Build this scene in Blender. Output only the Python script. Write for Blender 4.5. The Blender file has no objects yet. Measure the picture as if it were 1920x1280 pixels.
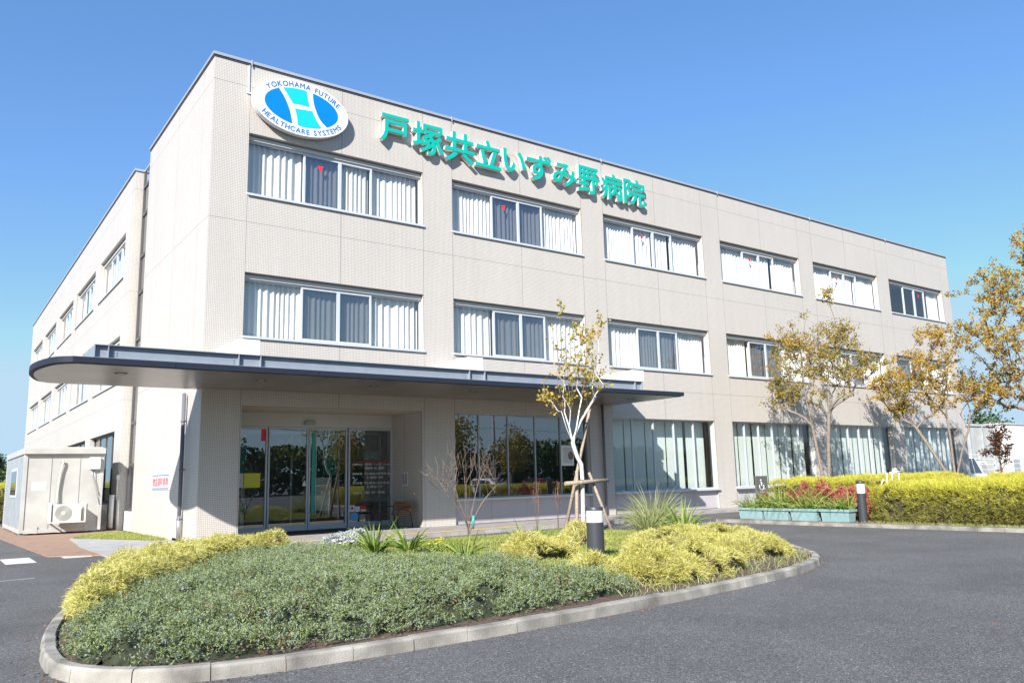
import bpy, bmesh, math, random
import numpy as np
from mathutils import Vector, Matrix
R = math.radians
rng = np.random.default_rng(7); random.seed(7)
sc = bpy.context.scene
COL = sc.collection

# ------------------------------------------------------------------ helpers
class MB:
    """collects quads / ngons with material slots and builds ONE mesh object"""
    def __init__(s): s.v = []; s.f = []; s.m = []; s.smooth = []
    def add(s, vs, fs, m=0, smooth=False):
        o = len(s.v); s.v += [tuple(v) for v in vs]
        for f in fs: s.f.append([i + o for i in f]); s.m.append(m); s.smooth.append(smooth)
    def box(s, x0, x1, y0, y1, z0, z1, m=0):
        if x0 > x1: x0, x1 = x1, x0
        if y0 > y1: y0, y1 = y1, y0
        if z0 > z1: z0, z1 = z1, z0
        s.add([(x0,y0,z0),(x1,y0,z0),(x1,y1,z0),(x0,y1,z0),(x0,y0,z1),(x1,y0,z1),(x1,y1,z1),(x0,y1,z1)],
              [(0,3,2,1),(4,5,6,7),(0,1,5,4),(1,2,6,5),(2,3,7,6),(3,0,4,7)], m)
    def prism(s, pts, z0, z1, m=0, mtop=None):
        n = len(pts)
        s.add([(p[0],p[1],z0) for p in pts] + [(p[0],p[1],z1) for p in pts], [(i,(i+1)%n,n+(i+1)%n,n+i) for i in range(n)] + [tuple(range(n-1,-1,-1))], m)
        s.add([(p[0],p[1],z1) for p in pts], [tuple(range(n))], m if mtop is None else mtop)
    def prism_y(s, pts, y0, y1, m=0, mfront=None):       # pts in (x,z), y0 front (towards -y)
        n = len(pts)
        s.add([(p[0],y0,p[1]) for p in pts] + [(p[0],y1,p[1]) for p in pts], [(i,n+i,n+(i+1)%n,(i+1)%n) for i in range(n)], m)
        s.add([(p[0],y0,p[1]) for p in pts], [tuple(range(n))], m if mfront is None else mfront)
        s.add([(p[0],y1,p[1]) for p in pts], [tuple(range(n-1,-1,-1))], m)
    def tube(s, pts, rad, n=8, m=0, cap=True, smooth=True):
        pts = [Vector(p) for p in pts]; k = len(pts)
        if not hasattr(rad, '__len__'): rad = [rad]*k
        base = len(s.v); up = None
        for i, p in enumerate(pts):
            d = (pts[min(i+1,k-1)] - pts[max(i-1,0)])
            if d.length < 1e-9: d = Vector((0,0,1))
            d.normalize()
            if up is None: up = d.orthogonal().normalized()
            up = (up - d*up.dot(d))
            if up.length < 1e-6: up = d.orthogonal()
            up.normalize(); w = d.cross(up)
            for j in range(n):
                a = 2*math.pi*j/n; q = p + (up*math.cos(a) + w*math.sin(a))*rad[i]
                s.v.append(tuple(q))
        for i in range(k-1):
            for j in range(n):
                a = base+i*n+j; b = base+i*n+(j+1)%n
                s.f.append([a,b,b+n,a+n]); s.m.append(m); s.smooth.append(smooth)
        if cap:
            s.f.append([base+j for j in range(n-1,-1,-1)]); s.m.append(m); s.smooth.append(False)
            s.f.append([base+(k-1)*n+j for j in range(n)]); s.m.append(m); s.smooth.append(False)
    def lathe(s, prof, n=20, m=0, c=(0,0,0), smooth=True):   # prof [(r,z)]
        base = len(s.v)
        for r, z in prof:
            for j in range(n):
                a = 2*math.pi*j/n; s.v.append((c[0]+r*math.cos(a), c[1]+r*math.sin(a), c[2]+z))
        for i in range(len(prof)-1):
            for j in range(n):
                a = base+i*n+j; b = base+i*n+(j+1)%n
                s.f.append([a,b,b+n,a+n]); s.m.append(m); s.smooth.append(smooth)
    def build(s, name, mats, parent=None, loc=None, bevel=0):
        me = bpy.data.meshes.new(name); me.from_pydata(s.v, [], s.f)
        if not isinstance(mats, (list, tuple)): mats = [mats]
        for m in mats: me.materials.append(m)
        me.polygons.foreach_set('material_index', s.m)
        me.polygons.foreach_set('use_smooth', s.smooth); me.update()
        return link(name, me, parent, loc, bevel)

def link(name, me, parent=None, loc=None, bevel=0):
    o = bpy.data.objects.new(name, me); COL.objects.link(o)
    if parent: o.parent = parent
    if loc: o.location = loc
    if bevel:
        b = o.modifiers.new('Bevel', 'BEVEL'); b.width = bevel; b.segments = 2; b.limit_method = 'ANGLE'
    return o
def np_mesh(name, V, F, mat, parent=None, loc=None):
    """fast quad mesh from numpy arrays"""
    me = bpy.data.meshes.new(name); n, m = len(V), len(F)
    me.vertices.add(n); me.vertices.foreach_set('co', np.ascontiguousarray(V, dtype=np.float32).ravel())
    me.loops.add(m*4); me.loops.foreach_set('vertex_index', np.ascontiguousarray(F, dtype=np.int32).ravel())
    me.polygons.add(m); me.polygons.foreach_set('loop_start', np.arange(0, m*4, 4, dtype=np.int32))
    me.polygons.foreach_set('loop_total', np.full(m, 4, dtype=np.int32))
    me.materials.append(mat); me.update(calc_edges=True)
    return link(name, me, parent, loc)
def tag(o, label=None, cat=None, group=None, kind=None):
    if label: o['label'] = label
    if cat: o['category'] = cat
    if group: o['group'] = group
    if kind: o['kind'] = kind
    return o
def empty(name, loc=(0,0,0), rz=0, label=None, cat=None, group=None):
    o = bpy.data.objects.new(name, None); COL.objects.link(o); o.location = loc; o.rotation_euler = (0,0,rz)
    o.empty_display_size = .2
    return tag(o, label, cat, group)
def copy_tree(o, parent=None):
    c = o.copy(); COL.objects.link(c)
    if parent: c.parent = parent
    for ch in list(o.children): copy_tree(ch, c)
    return c
def nz(v): return v/np.maximum(np.linalg.norm(v, axis=-1, keepdims=True), 1e-9)
def rdir(n): return nz(rng.normal(size=(n,3)))
def blades(P, D, L, W, droop=0.0, nseg=1, taper=True):
    """strips (leaves, blades) starting at P along D; returns V,F"""
    n = len(P); L = np.broadcast_to(L, (n,)); W = np.broadcast_to(W, (n,)); droop = np.broadcast_to(droop, (n,))
    D = nz(D); side = nz(np.cross(D, rdir(n)))
    Vs = []; p = P.copy(); d = D.copy()
    for k in range(nseg+1):
        t = k/nseg
        w = W*(1-t*t*.92)*(.55+.45*min(1, t*3)) if taper else W*(.3+.7*math.sin(math.pi*min(1, .12+.8*t)))
        Vs += [p - side*(w/2)[:,None], p + side*(w/2)[:,None]]
        p = p + d*(L/nseg)[:,None]; d = nz(d + np.stack([0*droop, 0*droop, -droop/nseg], 1))
    V = np.stack(Vs, 1)                       # n, 2(nseg+1), 3
    F = []
    for k in range(nseg): F.append([2*k, 2*k+1, 2*k+3, 2*k+2])
    F = np.array(F)[None] + (np.arange(n)*2*(nseg+1))[:,None,None]
    return V.reshape(-1,3), F.reshape(-1,4)
def leaves(P, D, L, W):
    """rhombic leaves"""
    n = len(P); D = nz(D); side = nz(np.cross(D, rdir(n))); L = np.broadcast_to(L,(n,))[:,None]; W = np.broadcast_to(W,(n,))[:,None]
    V = np.stack([P, P+D*L*.45-side*W*.5, P+D*L, P+D*L*.45+side*W*.5], 1)
    return V.reshape(-1,3), np.arange(n*4).reshape(-1,4)
def cat(*vf):
    V = []; F = []; o = 0
    for v, f in vf: V.append(v); F.append(f+o); o += len(v)
    return np.concatenate(V), np.concatenate(F)
def in_poly(x, y, poly):
    c = np.zeros(len(x), bool); n = len(poly)
    for i in range(n):
        x1,y1 = poly[i]; x2,y2 = poly[(i+1)%n]
        c ^= ((y1>y) != (y2>y)) & (x < (x2-x1)*(y-y1)/(y2-y1+1e-12)+x1)
    return c
def dist_poly(x, y, poly):
    d = np.full(len(x), 1e9); n = len(poly)
    for i in range(n):
        a = np.array(poly[i]); b = np.array(poly[(i+1)%n]); ab = b-a
        t = np.clip(((x-a[0])*ab[0]+(y-a[1])*ab[1])/(ab@ab+1e-12),0,1)
        d = np.minimum(d, np.hypot(x-a[0]-t*ab[0], y-a[1]-t*ab[1]))
    return d
def smooth_poly(P, k=6, closed=True):
    out = []; n = len(P)
    rg = range(n) if closed else range(n-1)
    for i in rg:
        if closed: p0,p1,p2,p3 = [np.array(P[j%n],float) for j in (i-1,i,i+1,i+2)]
        else: p0,p1,p2,p3 = [np.array(P[min(max(j,0),n-1)],float) for j in (i-1,i,i+1,i+2)]
        for s in range(k):
            t = s/k
            out.append(tuple(.5*((2*p1)+(-p0+p2)*t+(2*p0-5*p1+4*p2-p3)*t*t+(-p0+3*p1-3*p2+p3)*t**3)))
    if not closed: out.append(tuple(P[-1]))
    return out
def vnoise(x, y, s, seed=0):
    """smooth value noise in numpy"""
    r = np.random.default_rng(seed).random((64,64)); x = x/s; y = y/s
    xi = np.floor(x).astype(int); yi = np.floor(y).astype(int); fx = x-xi; fy = y-yi
    fx = fx*fx*(3-2*fx); fy = fy*fy*(3-2*fy); g = lambda a,b: r[a%64, b%64]
    return (g(xi,yi)*(1-fx)+g(xi+1,yi)*fx)*(1-fy)+(g(xi,yi+1)*(1-fx)+g(xi+1,yi+1)*fx)*fy

# ------------------------------------------------------------------ materials
def mat(name, col=(.5,.5,.5), rough=.6, metal=0, spec=.5, noise=0, nscale=8, bump=0, bscale=40):
    m = bpy.data.materials.new(name); m.use_nodes = True; nt = m.node_tree; b = nt.nodes['Principled BSDF']
    b.inputs['Base Color'].default_value = (*col,1); b.inputs['Roughness'].default_value = rough
    b.inputs['Metallic'].default_value = metal; b.inputs['Specular IOR Level'].default_value = spec
    if noise or bump:
        g = nt.nodes.new('ShaderNodeNewGeometry')
    if noise:
        n = nt.nodes.new('ShaderNodeTexNoise'); n.inputs['Scale'].default_value = nscale; n.inputs['Detail'].default_value = 6
        nt.links.new(g.outputs['Position'], n.inputs['Vector'])
        r = nt.nodes.new('ShaderNodeValToRGB'); r.color_ramp.elements[0].position = .3; r.color_ramp.elements[1].position = .7
        r.color_ramp.elements[0].color = (*[c*(1-noise) for c in col],1); r.color_ramp.elements[1].color = (*[min(1,c*(1+noise)) for c in col],1)
        nt.links.new(n.outputs['Fac'], r.inputs['Fac']); nt.links.new(r.outputs['Color'], b.inputs['Base Color'])
    if bump:
        n = nt.nodes.new('ShaderNodeTexNoise'); n.inputs['Scale'].default_value = bscale; n.inputs['Detail'].default_value = 4
        nt.links.new(g.outputs['Position'], n.inputs['Vector'])
        bp = nt.nodes.new('ShaderNodeBump'); bp.inputs['Strength'].default_value = bump; bp.inputs['Distance'].default_value = .02
        nt.links.new(n.outputs['Fac'], bp.inputs['Height']); nt.links.new(bp.outputs['Normal'], b.inputs['Normal'])
    return m
def leafmat(name, cols, trans=.25, rough=.6, nscale=1.2, nmix=.35):
    """leaf colours picked per leaf, drifting slowly through the plant"""
    m = bpy.data.materials.new(name); m.use_nodes = True; nt = m.node_tree; b = nt.nodes['Principled BSDF']; L = nt.links.new
    g = nt.nodes.new('ShaderNodeNewGeometry'); n = nt.nodes.new('ShaderNodeTexNoise'); n.inputs['Scale'].default_value = nscale; n.inputs['Detail'].default_value = 3
    L(g.outputs['Position'], n.inputs['Vector'])
    mx = nt.nodes.new('ShaderNodeMath'); mx.operation = 'MULTIPLY_ADD'; mx.inputs[1].default_value = 1-nmix; mx.inputs[2].default_value = 0
    L(g.outputs['Random Per Island'], mx.inputs[0])
    m2 = nt.nodes.new('ShaderNodeMath'); m2.operation = 'MULTIPLY_ADD'; m2.inputs[1].default_value = nmix*2.4
    m2.inputs[2].default_value = -nmix*.7
    L(n.outputs['Fac'], m2.inputs[0]); ad = nt.nodes.new('ShaderNodeMath'); L(mx.outputs[0], ad.inputs[0]); L(m2.outputs[0], ad.inputs[1])
    r = nt.nodes.new('ShaderNodeValToRGB'); cr = r.color_ramp
    while len(cr.elements) < len(cols): cr.elements.new(.5)
    for i, c in enumerate(cols): cr.elements[i].position = i/(len(cols)-1); cr.elements[i].color = (*c,1)
    L(ad.outputs[0], r.inputs['Fac']); L(r.outputs['Color'], b.inputs['Base Color'])
    b.inputs['Roughness'].default_value = rough; b.inputs['Specular IOR Level'].default_value = .3
    t = nt.nodes.new('ShaderNodeBsdfTranslucent'); L(r.outputs['Color'], t.inputs['Color'])
    ms = nt.nodes.new('ShaderNodeMixShader'); ms.inputs[0].default_value = trans
    out = nt.nodes['Material Output']; L(b.outputs[0], ms.inputs[1]); L(t.outputs[0], ms.inputs[2]); L(ms.outputs[0], out.inputs[0])
    return m
def glassmat(name, tint=(.93,.97,.96), refl=.06, power=1.0, rough=0.0):
    m = bpy.data.materials.new(name); m.use_nodes = True; nt = m.node_tree; L = nt.links.new
    nt.nodes.remove(nt.nodes['Principled BSDF']); out = nt.nodes['Material Output']
    tr = nt.nodes.new('ShaderNodeBsdfTransparent'); tr.inputs[0].default_value = (*tint,1)
    gl = nt.nodes.new('ShaderNodeBsdfGlossy'); gl.inputs['Roughness'].default_value = rough; gl.inputs[0].default_value = (.95,.97,1,1)
    g = nt.nodes.new('ShaderNodeNewGeometry'); dp = nt.nodes.new('ShaderNodeVectorMath'); dp.operation = 'DOT_PRODUCT'
    L(g.outputs['Normal'], dp.inputs[0]); L(g.outputs['Incoming'], dp.inputs[1])
    def mth(op, a, b_=None):
        q = nt.nodes.new('ShaderNodeMath'); q.operation = op; L(a, q.inputs[0])
        if b_ is not None: q.inputs[1].default_value = b_
        return q
    ab = mth('ABSOLUTE', dp.outputs['Value']); iv = nt.nodes.new('ShaderNodeMath'); iv.operation = 'SUBTRACT'; iv.inputs[0].default_value = 1; L(ab.outputs[0], iv.inputs[1])
    fr = mth('POWER', iv.outputs[0], 4.5)
    ma = nt.nodes.new('ShaderNodeMath'); ma.operation = 'MULTIPLY_ADD'; ma.inputs[1].default_value = power; ma.inputs[2].default_value = refl; ma.use_clamp = True
    n = nt.nodes.new("ShaderNodeTexNoise"); n.inputs["Scale"].default_value = .9
    L(g.outputs['Position'], n.inputs['Vector']); bp = nt.nodes.new('ShaderNodeBump'); bp.inputs['Strength'].default_value = .02; bp.inputs['Distance'].default_value = .03
    L(n.outputs['Fac'], bp.inputs['Height']); L(bp.outputs['Normal'], gl.inputs['Normal'])
    ms = nt.nodes.new('ShaderNodeMixShader'); L(fr.outputs[0], ma.inputs[0]); L(ma.outputs[0], ms.inputs[0])
    L(tr.outputs[0], ms.inputs[1]); L(gl.outputs[0], ms.inputs[2]); L(ms.outputs[0], out.inputs[0])
    return m
def tilemat(name, base, grout, pitch=.05, joints=True):
    m = bpy.data.materials.new(name); m.use_nodes = True; nt = m.node_tree; b = nt.nodes['Principled BSDF']; L = nt.links.new
    g = nt.nodes.new('ShaderNodeNewGeometry'); sp = nt.nodes.new('ShaderNodeSeparateXYZ'); L(g.outputs['Position'], sp.inputs[0])
    def M(op, a, bb=None, c=None):
        n = nt.nodes.new('ShaderNodeMath'); n.operation = op
        for i, q in enumerate((a, bb, c)):
            if q is None: continue
            if isinstance(q, (int, float)): n.inputs[i].default_value = q
            else: L(q, n.inputs[i])
        return n.outputs[0]
    u = M('ADD', sp.outputs[0], sp.outputs[1]); cb = nt.nodes.new('ShaderNodeCombineXYZ'); L(u, cb.inputs[0]); L(sp.outputs[2], cb.inputs[1])
    br = nt.nodes.new('ShaderNodeTexBrick'); br.offset = 0; br.squash = 1; br.inputs['Scale'].default_value = 1
    br.inputs['Brick Width'].default_value = pitch; br.inputs['Row Height'].default_value = pitch; br.inputs['Mortar Size'].default_value = .0055
    br.inputs['Mortar Smooth'].default_value = .3; br.inputs['Bias'].default_value = 0
    br.inputs['Color1'].default_value = (*[c*.965 for c in base],1); br.inputs['Color2'].default_value = (*[min(1,c*1.035) for c in base],1); br.inputs['Mortar'].default_value = (*grout,1)
    L(cb.outputs[0], br.inputs['Vector'])
    n = nt.nodes.new('ShaderNodeTexNoise'); n.inputs['Scale'].default_value = .35; n.inputs['Detail'].default_value = 5; L(g.outputs['Position'], n.inputs['Vector'])
    mp = nt.nodes.new('ShaderNodeMapping'); mp.inputs['Scale'].default_value = (3.2,3.2,.13); L(g.outputs['Position'], mp.inputs[0])
    n2 = nt.nodes.new('ShaderNodeTexNoise'); n2.inputs['Scale'].default_value = 1.3; n2.inputs['Detail'].default_value = 4; L(mp.outputs[0], n2.inputs['Vector'])
    f = M('MULTIPLY_ADD', n.outputs['Fac'], .12, .94); f2 = M('MULTIPLY_ADD', n2.outputs['Fac'], .13, .935); f = M('MULTIPLY', f, f2)
    if joints:
        xm = M('FLOORED_MODULO', M('ADD', u, 7.23-1.1), 7.23); j = None
        for q in (0.0, 3.02, 6.05, 7.23):
            c = M('COMPARE', xm, q, .011); j = c if j is None else M('MAXIMUM', j, c)
        for q in (4.85, 9.2, 13.5): j = M('MAXIMUM', j, M('COMPARE', sp.outputs[2], q, .011))
        f = M('MULTIPLY', f, M('MULTIPLY_ADD', j, -.42, 1))
    mixc = nt.nodes.new('ShaderNodeMix'); mixc.data_type = 'RGBA'; mixc.blend_type = 'MULTIPLY'; mixc.inputs[0].default_value = 1
    L(br.outputs['Color'], mixc.inputs[6]); cc = nt.nodes.new('ShaderNodeCombineColor')
    for i in range(3): L(f, cc.inputs[i])
    L(cc.outputs[0], mixc.inputs[7]); L(mixc.outputs[2], b.inputs['Base Color']); b.inputs['Roughness'].default_value = .45
    bp = nt.nodes.new('ShaderNodeBump'); bp.inputs['Strength'].default_value = .35; bp.inputs['Distance'].default_value = .004; bp.invert = True
    L(br.outputs['Fac'], bp.inputs['Height']); L(bp.outputs['Normal'], b.inputs['Normal'])
    return m
def asphaltmat():
    m = bpy.data.materials.new('asphalt'); m.use_nodes = True; nt = m.node_tree; b = nt.nodes['Principled BSDF']; L = nt.links.new
    g = nt.nodes.new('ShaderNodeNewGeometry')
    v = nt.nodes.new('ShaderNodeTexVoronoi'); v.inputs['Scale'].default_value = 95; L(g.outputs['Position'], v.inputs['Vector'])
    hs = nt.nodes.new('ShaderNodeSeparateColor'); L(v.outputs['Color'], hs.inputs[0])
    r = nt.nodes.new('ShaderNodeValToRGB'); cr = r.color_ramp
    for _ in range(3): cr.elements.new(.5)
    for e,(p,c) in zip(cr.elements, [(0,.065),(.4,.105),(.72,.14),(.94,.185),(1,.36)]): e.position = p; e.color = (c*1.03,c,c*.97,1)
    L(hs.outputs[0], r.inputs['Fac'])
    n = nt.nodes.new('ShaderNodeTexNoise'); n.inputs['Scale'].default_value = .55; n.inputs['Detail'].default_value = 7; n.inputs['Roughness'].default_value = .6; L(g.outputs['Position'], n.inputs['Vector'])
    r2 = nt.nodes.new('ShaderNodeValToRGB'); r2.color_ramp.elements[0].position = .28; r2.color_ramp.elements[1].position = .62
    r2.color_ramp.elements[0].color = (.74,.74,.74,1); r2.color_ramp.elements[1].color = (1.0,1.0,1.0,1); L(n.outputs['Fac'], r2.inputs['Fac'])
    mx = nt.nodes.new('ShaderNodeMix'); mx.data_type = 'RGBA'; mx.blend_type = 'MULTIPLY'; mx.inputs[0].default_value = 1
    L(r.outputs['Color'], mx.inputs[6]); L(r2.outputs['Color'], mx.inputs[7]); L(mx.outputs[2], b.inputs['Base Color'])
    b.inputs['Roughness'].default_value = .85; b.inputs['Specular IOR Level'].default_value = .25
    bp = nt.nodes.new('ShaderNodeBump'); bp.inputs['Strength'].default_value = .6; bp.inputs['Distance'].default_value = .006
    L(v.outputs['Distance'], bp.inputs['Height']); L(bp.outputs['Normal'], b.inputs['Normal'])
    return m
def pavermat(name, col, w, h, mort, offset=.5):
    m = bpy.data.materials.new(name); m.use_nodes = True; nt = m.node_tree; b = nt.nodes['Principled BSDF']; L = nt.links.new
    g = nt.nodes.new('ShaderNodeNewGeometry'); br = nt.nodes.new('ShaderNodeTexBrick'); br.offset = offset; br.inputs['Scale'].default_value = 1
    br.inputs['Brick Width'].default_value = w; br.inputs['Row Height'].default_value = h; br.inputs['Mortar Size'].default_value = .006
    br.inputs['Color1'].default_value = (*[c*.88 for c in col],1); br.inputs['Color2'].default_value = (*[c*1.1 for c in col],1); br.inputs['Mortar'].default_value = (*mort,1)
    L(g.outputs['Position'], br.inputs['Vector']); n = nt.nodes.new('ShaderNodeTexNoise'); n.inputs['Scale'].default_value = 2.5; n.inputs['Detail'].default_value = 6
    L(g.outputs['Position'], n.inputs['Vector']); r = nt.nodes.new('ShaderNodeValToRGB'); r.color_ramp.elements[0].color = (.8,.8,.8,1); r.color_ramp.elements[0].position = .3; r.color_ramp.elements[1].position = .7
    L(n.outputs['Fac'], r.inputs['Fac']); mx = nt.nodes.new('ShaderNodeMix'); mx.data_type = 'RGBA'; mx.blend_type = 'MULTIPLY'; mx.inputs[0].default_value = 1
    L(br.outputs['Color'], mx.inputs[6]); L(r.outputs['Color'], mx.inputs[7]); L(mx.outputs[2], b.inputs['Base Color']); b.inputs['Roughness'].default_value = .85
    return m

M = {}
M['tile'] = tilemat('wall_tile', (.58,.532,.482), (.30,.272,.248))
M['asphalt'] = asphaltmat()
M['concrete'] = mat('kerb_concrete', (.26,.24,.21), .9, noise=.5, nscale=2.6, bump=.4, bscale=90)
M['porch'] = pavermat('porch_paving', (.36,.325,.30), .3, .3, (.26,.235,.22), 0)
M['slab'] = mat('concrete_slab', (.34,.335,.33), .9, noise=.16, nscale=2.2, bump=.2, bscale=60)
M['brick'] = pavermat('brick_path', (.34,.215,.145), .2, .1, (.22,.155,.115))
M['tactile'] = mat('tactile_yellow', (.60,.45,.15), .8, noise=.15)
M['roadpaint'] = mat('road_paint', (.58,.58,.58), .8, noise=.12, nscale=14)
M['soil'] = mat('soil', (.10,.065,.045), .95, noise=.45, nscale=16, bump=.8, bscale=30)
M['farground'] = mat('far_ground', (.13,.13,.12), .95, noise=.2, nscale=.2)
M['alu'] = mat('aluminium_frame', (.56,.58,.61), .42, .2)
M['aludark'] = mat('aluminium_grey', (.36,.375,.40), .4, .5)
M['doorframe'] = mat('door_frame', (.47,.50,.54), .38, .15)
M['whitetrim'] = mat('white_trim', (.55,.54,.52), .5)
M['coping'] = mat('coping_metal', (.44,.46,.49), .4, .4)
M['darkmetal'] = mat('dark_frame', (.09,.085,.085), .45, .3)
M['curtain'] = mat('curtain_cloth', (.70,.69,.65), .9, spec=.1)
M['blind'] = mat('pale_blind', (.66,.66,.62), .8, spec=.1)
M['greycurtain'] = mat('grey_curtain', (.42,.41,.41), .9, spec=.1)
M['red'] = mat('red_mark', (.75,.03,.05), .5)
M['interior'] = mat('interior_plaster', (.5,.49,.47), .8)
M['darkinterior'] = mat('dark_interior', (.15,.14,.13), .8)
M['glass'] = glassmat('window_glass', (.95,.96,.97), refl=.095, power=.9); M['sash'] = glassmat('sash_glass', (.80,.82,.86), refl=.17, power=.8)
M['glassdark'] = glassmat('shopfront_glass', (.74,.78,.77), refl=.19, power=.9)
M['glassgreen'] = glassmat('greenish_glass', (.90,.95,.935), refl=.08, power=.9)
M['spandrel'] = mat('spandrel_panel', (.44,.41,.42), .55, noise=.04, nscale=1.5)
M['fascia'] = mat('fascia_slate', (.02,.026,.042), .55, 0, .2)
M['beam'] = mat('beam_bluegrey', (.25,.28,.325), .5, .1, noise=.07, nscale=3)
M['soffit'] = mat('soffit_panel', (.22,.195,.175), .30, .25, noise=.22, nscale=1.3)
M['ceiling'] = mat('porch_ceiling', (.52,.45,.37), .7)
M['whitebox'] = mat('painted_white', (.66,.66,.64), .55, noise=.05, nscale=4)
M['pipe'] = mat('downpipe_grey', (.13,.13,.145), .45)
M['steelpipe'] = mat('steel_pipe', (.45,.44,.43), .35, .8)
M['green'] = mat('sign_green', (.0,.40,.31), .35)
M['signwhite'] = mat('sign_white', (.70,.70,.70), .35)
M['blue'] = mat('sign_blue', (.0,.19,.66), .3)
M['cyan'] = mat('sign_cyan', (.01,.50,.72), .3)
M['navy'] = mat('sign_navy', (.03,.15,.48), .4)
M['black'] = mat('black_metal', (.018,.018,.02), .4)
M['rubber'] = mat('dark_mat', (.045,.04,.042), .95, noise=.2, nscale=60)
M['benchwood'] = mat('bench_wood', (.36,.15,.065), .5, noise=.3, nscale=14)
M['bollard'] = mat('bollard_black', (.045,.047,.055), .42)
M['lamp'] = mat('lamp_diffuser', (.68,.68,.66), .3)
M['mint'] = mat('planter_mint', (.225,.345,.35), .6, noise=.10, nscale=6)
M['signgrey'] = mat('sign_grey', (.15,.145,.13), .45, .3)
M['bark'] = mat('tree_bark', (.215,.175,.145), .9, noise=.4, nscale=20, bump=.6, bscale=50)
M['twig'] = mat('twig_brown', (.20,.13,.10), .85, noise=.3, nscale=25)
M['palebark'] = mat('pale_bark', (.62,.59,.55), .8, noise=.2, nscale=22, bump=.4, bscale=60)
M['stake'] = mat('weathered_pole', (.32,.25,.19), .9, noise=.3, nscale=18, bump=.4, bscale=50)
M['ac'] = mat('unit_cream', (.56,.545,.50), .5)
M['fan'] = mat('fan_grille', (.34,.34,.33), .5)
M['prefab'] = mat('prefab_white', (.43,.42,.395), .5, noise=.12, nscale=1.4)
M['prefabgrey'] = mat('prefab_zinc', (.36,.385,.40), .45, .2, noise=.15, nscale=3)
M['carwhite'] = mat('car_white', (.80,.80,.80), .2, 0, .6); M['carred'] = mat('car_red', (.35,.02,.02), .2, 0, .6)
M['carblue'] = mat('car_blue', (.02,.03,.10), .2, 0, .6)
M['cardark'] = mat('car_glass', (.03,.035,.045), .08, 0, .8); M['tyre'] = mat('tyre', (.02,.02,.02), .8)
M['rim'] = mat('wheel_rim', (.5,.5,.52), .3, .8)
M['paper'] = mat('poster_paper', (.72,.70,.72), .6); M['mauve'] = mat('poster_print', (.38,.30,.36), .6)
M['yellowpaper'] = mat('yellow_notice', (.62,.62,.05), .6); M['skyblue'] = mat('sticker_blue', (.10,.42,.75), .5)
M['bannergreen'] = mat('banner_green', (.03,.35,.27), .6); M['olive'] = mat('display_yellow', (.30,.27,.04), .6)
M['boardwhite'] = mat('board_white', (.72,.72,.70), .6); M['boardface'] = mat('board_face', (.55,.54,.50), .7)
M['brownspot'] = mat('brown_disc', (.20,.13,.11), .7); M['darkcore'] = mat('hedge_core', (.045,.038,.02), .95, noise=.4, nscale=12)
M['greenplastic'] = mat('green_plastic', (.06,.30,.24), .5)
M['juniper'] = leafmat('juniper_needles', [(.02,.03,.008),(.09,.12,.03),(.195,.24,.09),(.25,.30,.15),(.23,.295,.24),(.35,.415,.395)], .12, .65, 11, .72)
M['gold'] = leafmat('golden_cypress', [(.23,.20,.05),(.45,.41,.09),(.58,.54,.15),(.63,.59,.24),(.66,.62,.38)], .25, .65, 1.6, .35)
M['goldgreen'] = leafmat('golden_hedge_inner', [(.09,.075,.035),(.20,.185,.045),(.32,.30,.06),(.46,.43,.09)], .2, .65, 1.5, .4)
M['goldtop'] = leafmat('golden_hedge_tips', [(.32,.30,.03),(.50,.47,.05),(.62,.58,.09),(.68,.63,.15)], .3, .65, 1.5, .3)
M['strap'] = leafmat('strap_leaf', [(.06,.12,.02),(.15,.24,.04),(.28,.37,.07),(.42,.46,.15)], .25, .45, 2, .25)
M['lawn'] = leafmat('lawn_grass', [(.12,.16,.03),(.25,.29,.06),(.36,.38,.10),(.46,.44,.17)], .25, .7, 1.2, .4)
M['palegrass'] = leafmat('pale_grass', [(.14,.18,.05),(.28,.32,.12),(.42,.44,.20),(.52,.52,.30)], .3, .6, 2, .2)
M['silver'] = leafmat('silver_leaf', [(.28,.30,.28),(.42,.44,.42),(.55,.56,.55)], .1, .8, 3, .2)
M['autumn'] = leafmat('autumn_leaf', [(.10,.12,.02),(.22,.20,.03),(.34,.26,.045),(.43,.29,.06),(.40,.22,.07)], .35, .55, .9, .5)
M['autumn2'] = leafmat('autumn_leaf_orange', [(.12,.13,.02),(.30,.24,.035),(.46,.32,.055),(.52,.31,.075),(.46,.22,.09)], .35, .55, .7, .5)
M['yellowleaf'] = leafmat('yellowing_leaf', [(.09,.12,.02),(.24,.25,.03),(.44,.36,.05),(.52,.36,.07),(.42,.22,.07)], .35, .5, 1.4, .45)
M['redleaf'] = leafmat('red_leaf', [(.20,.05,.035),(.38,.10,.075),(.48,.18,.13),(.42,.22,.10)], .25, .5, 2, .3)
M['rust'] = leafmat('rust_leaf', [(.20,.07,.04),(.36,.15,.08),(.28,.20,.07)], .25, .5, 2, .3)
M['evergreen'] = leafmat('evergreen_leaf', [(.015,.035,.012),(.04,.08,.025),(.075,.12,.035),(.12,.14,.04)], .2, .6, .15, .5)
M['deadleaf'] = leafmat('fallen_leaf', [(.09,.05,.03),(.17,.09,.055),(.24,.15,.09),(.14,.09,.06)], .1, .8, 3, .1)
M['flower'] = mat('yellow_petal', (.75,.55,.03), .5); M['whitepetal'] = mat('white_petal', (.85,.85,.82), .6)

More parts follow.
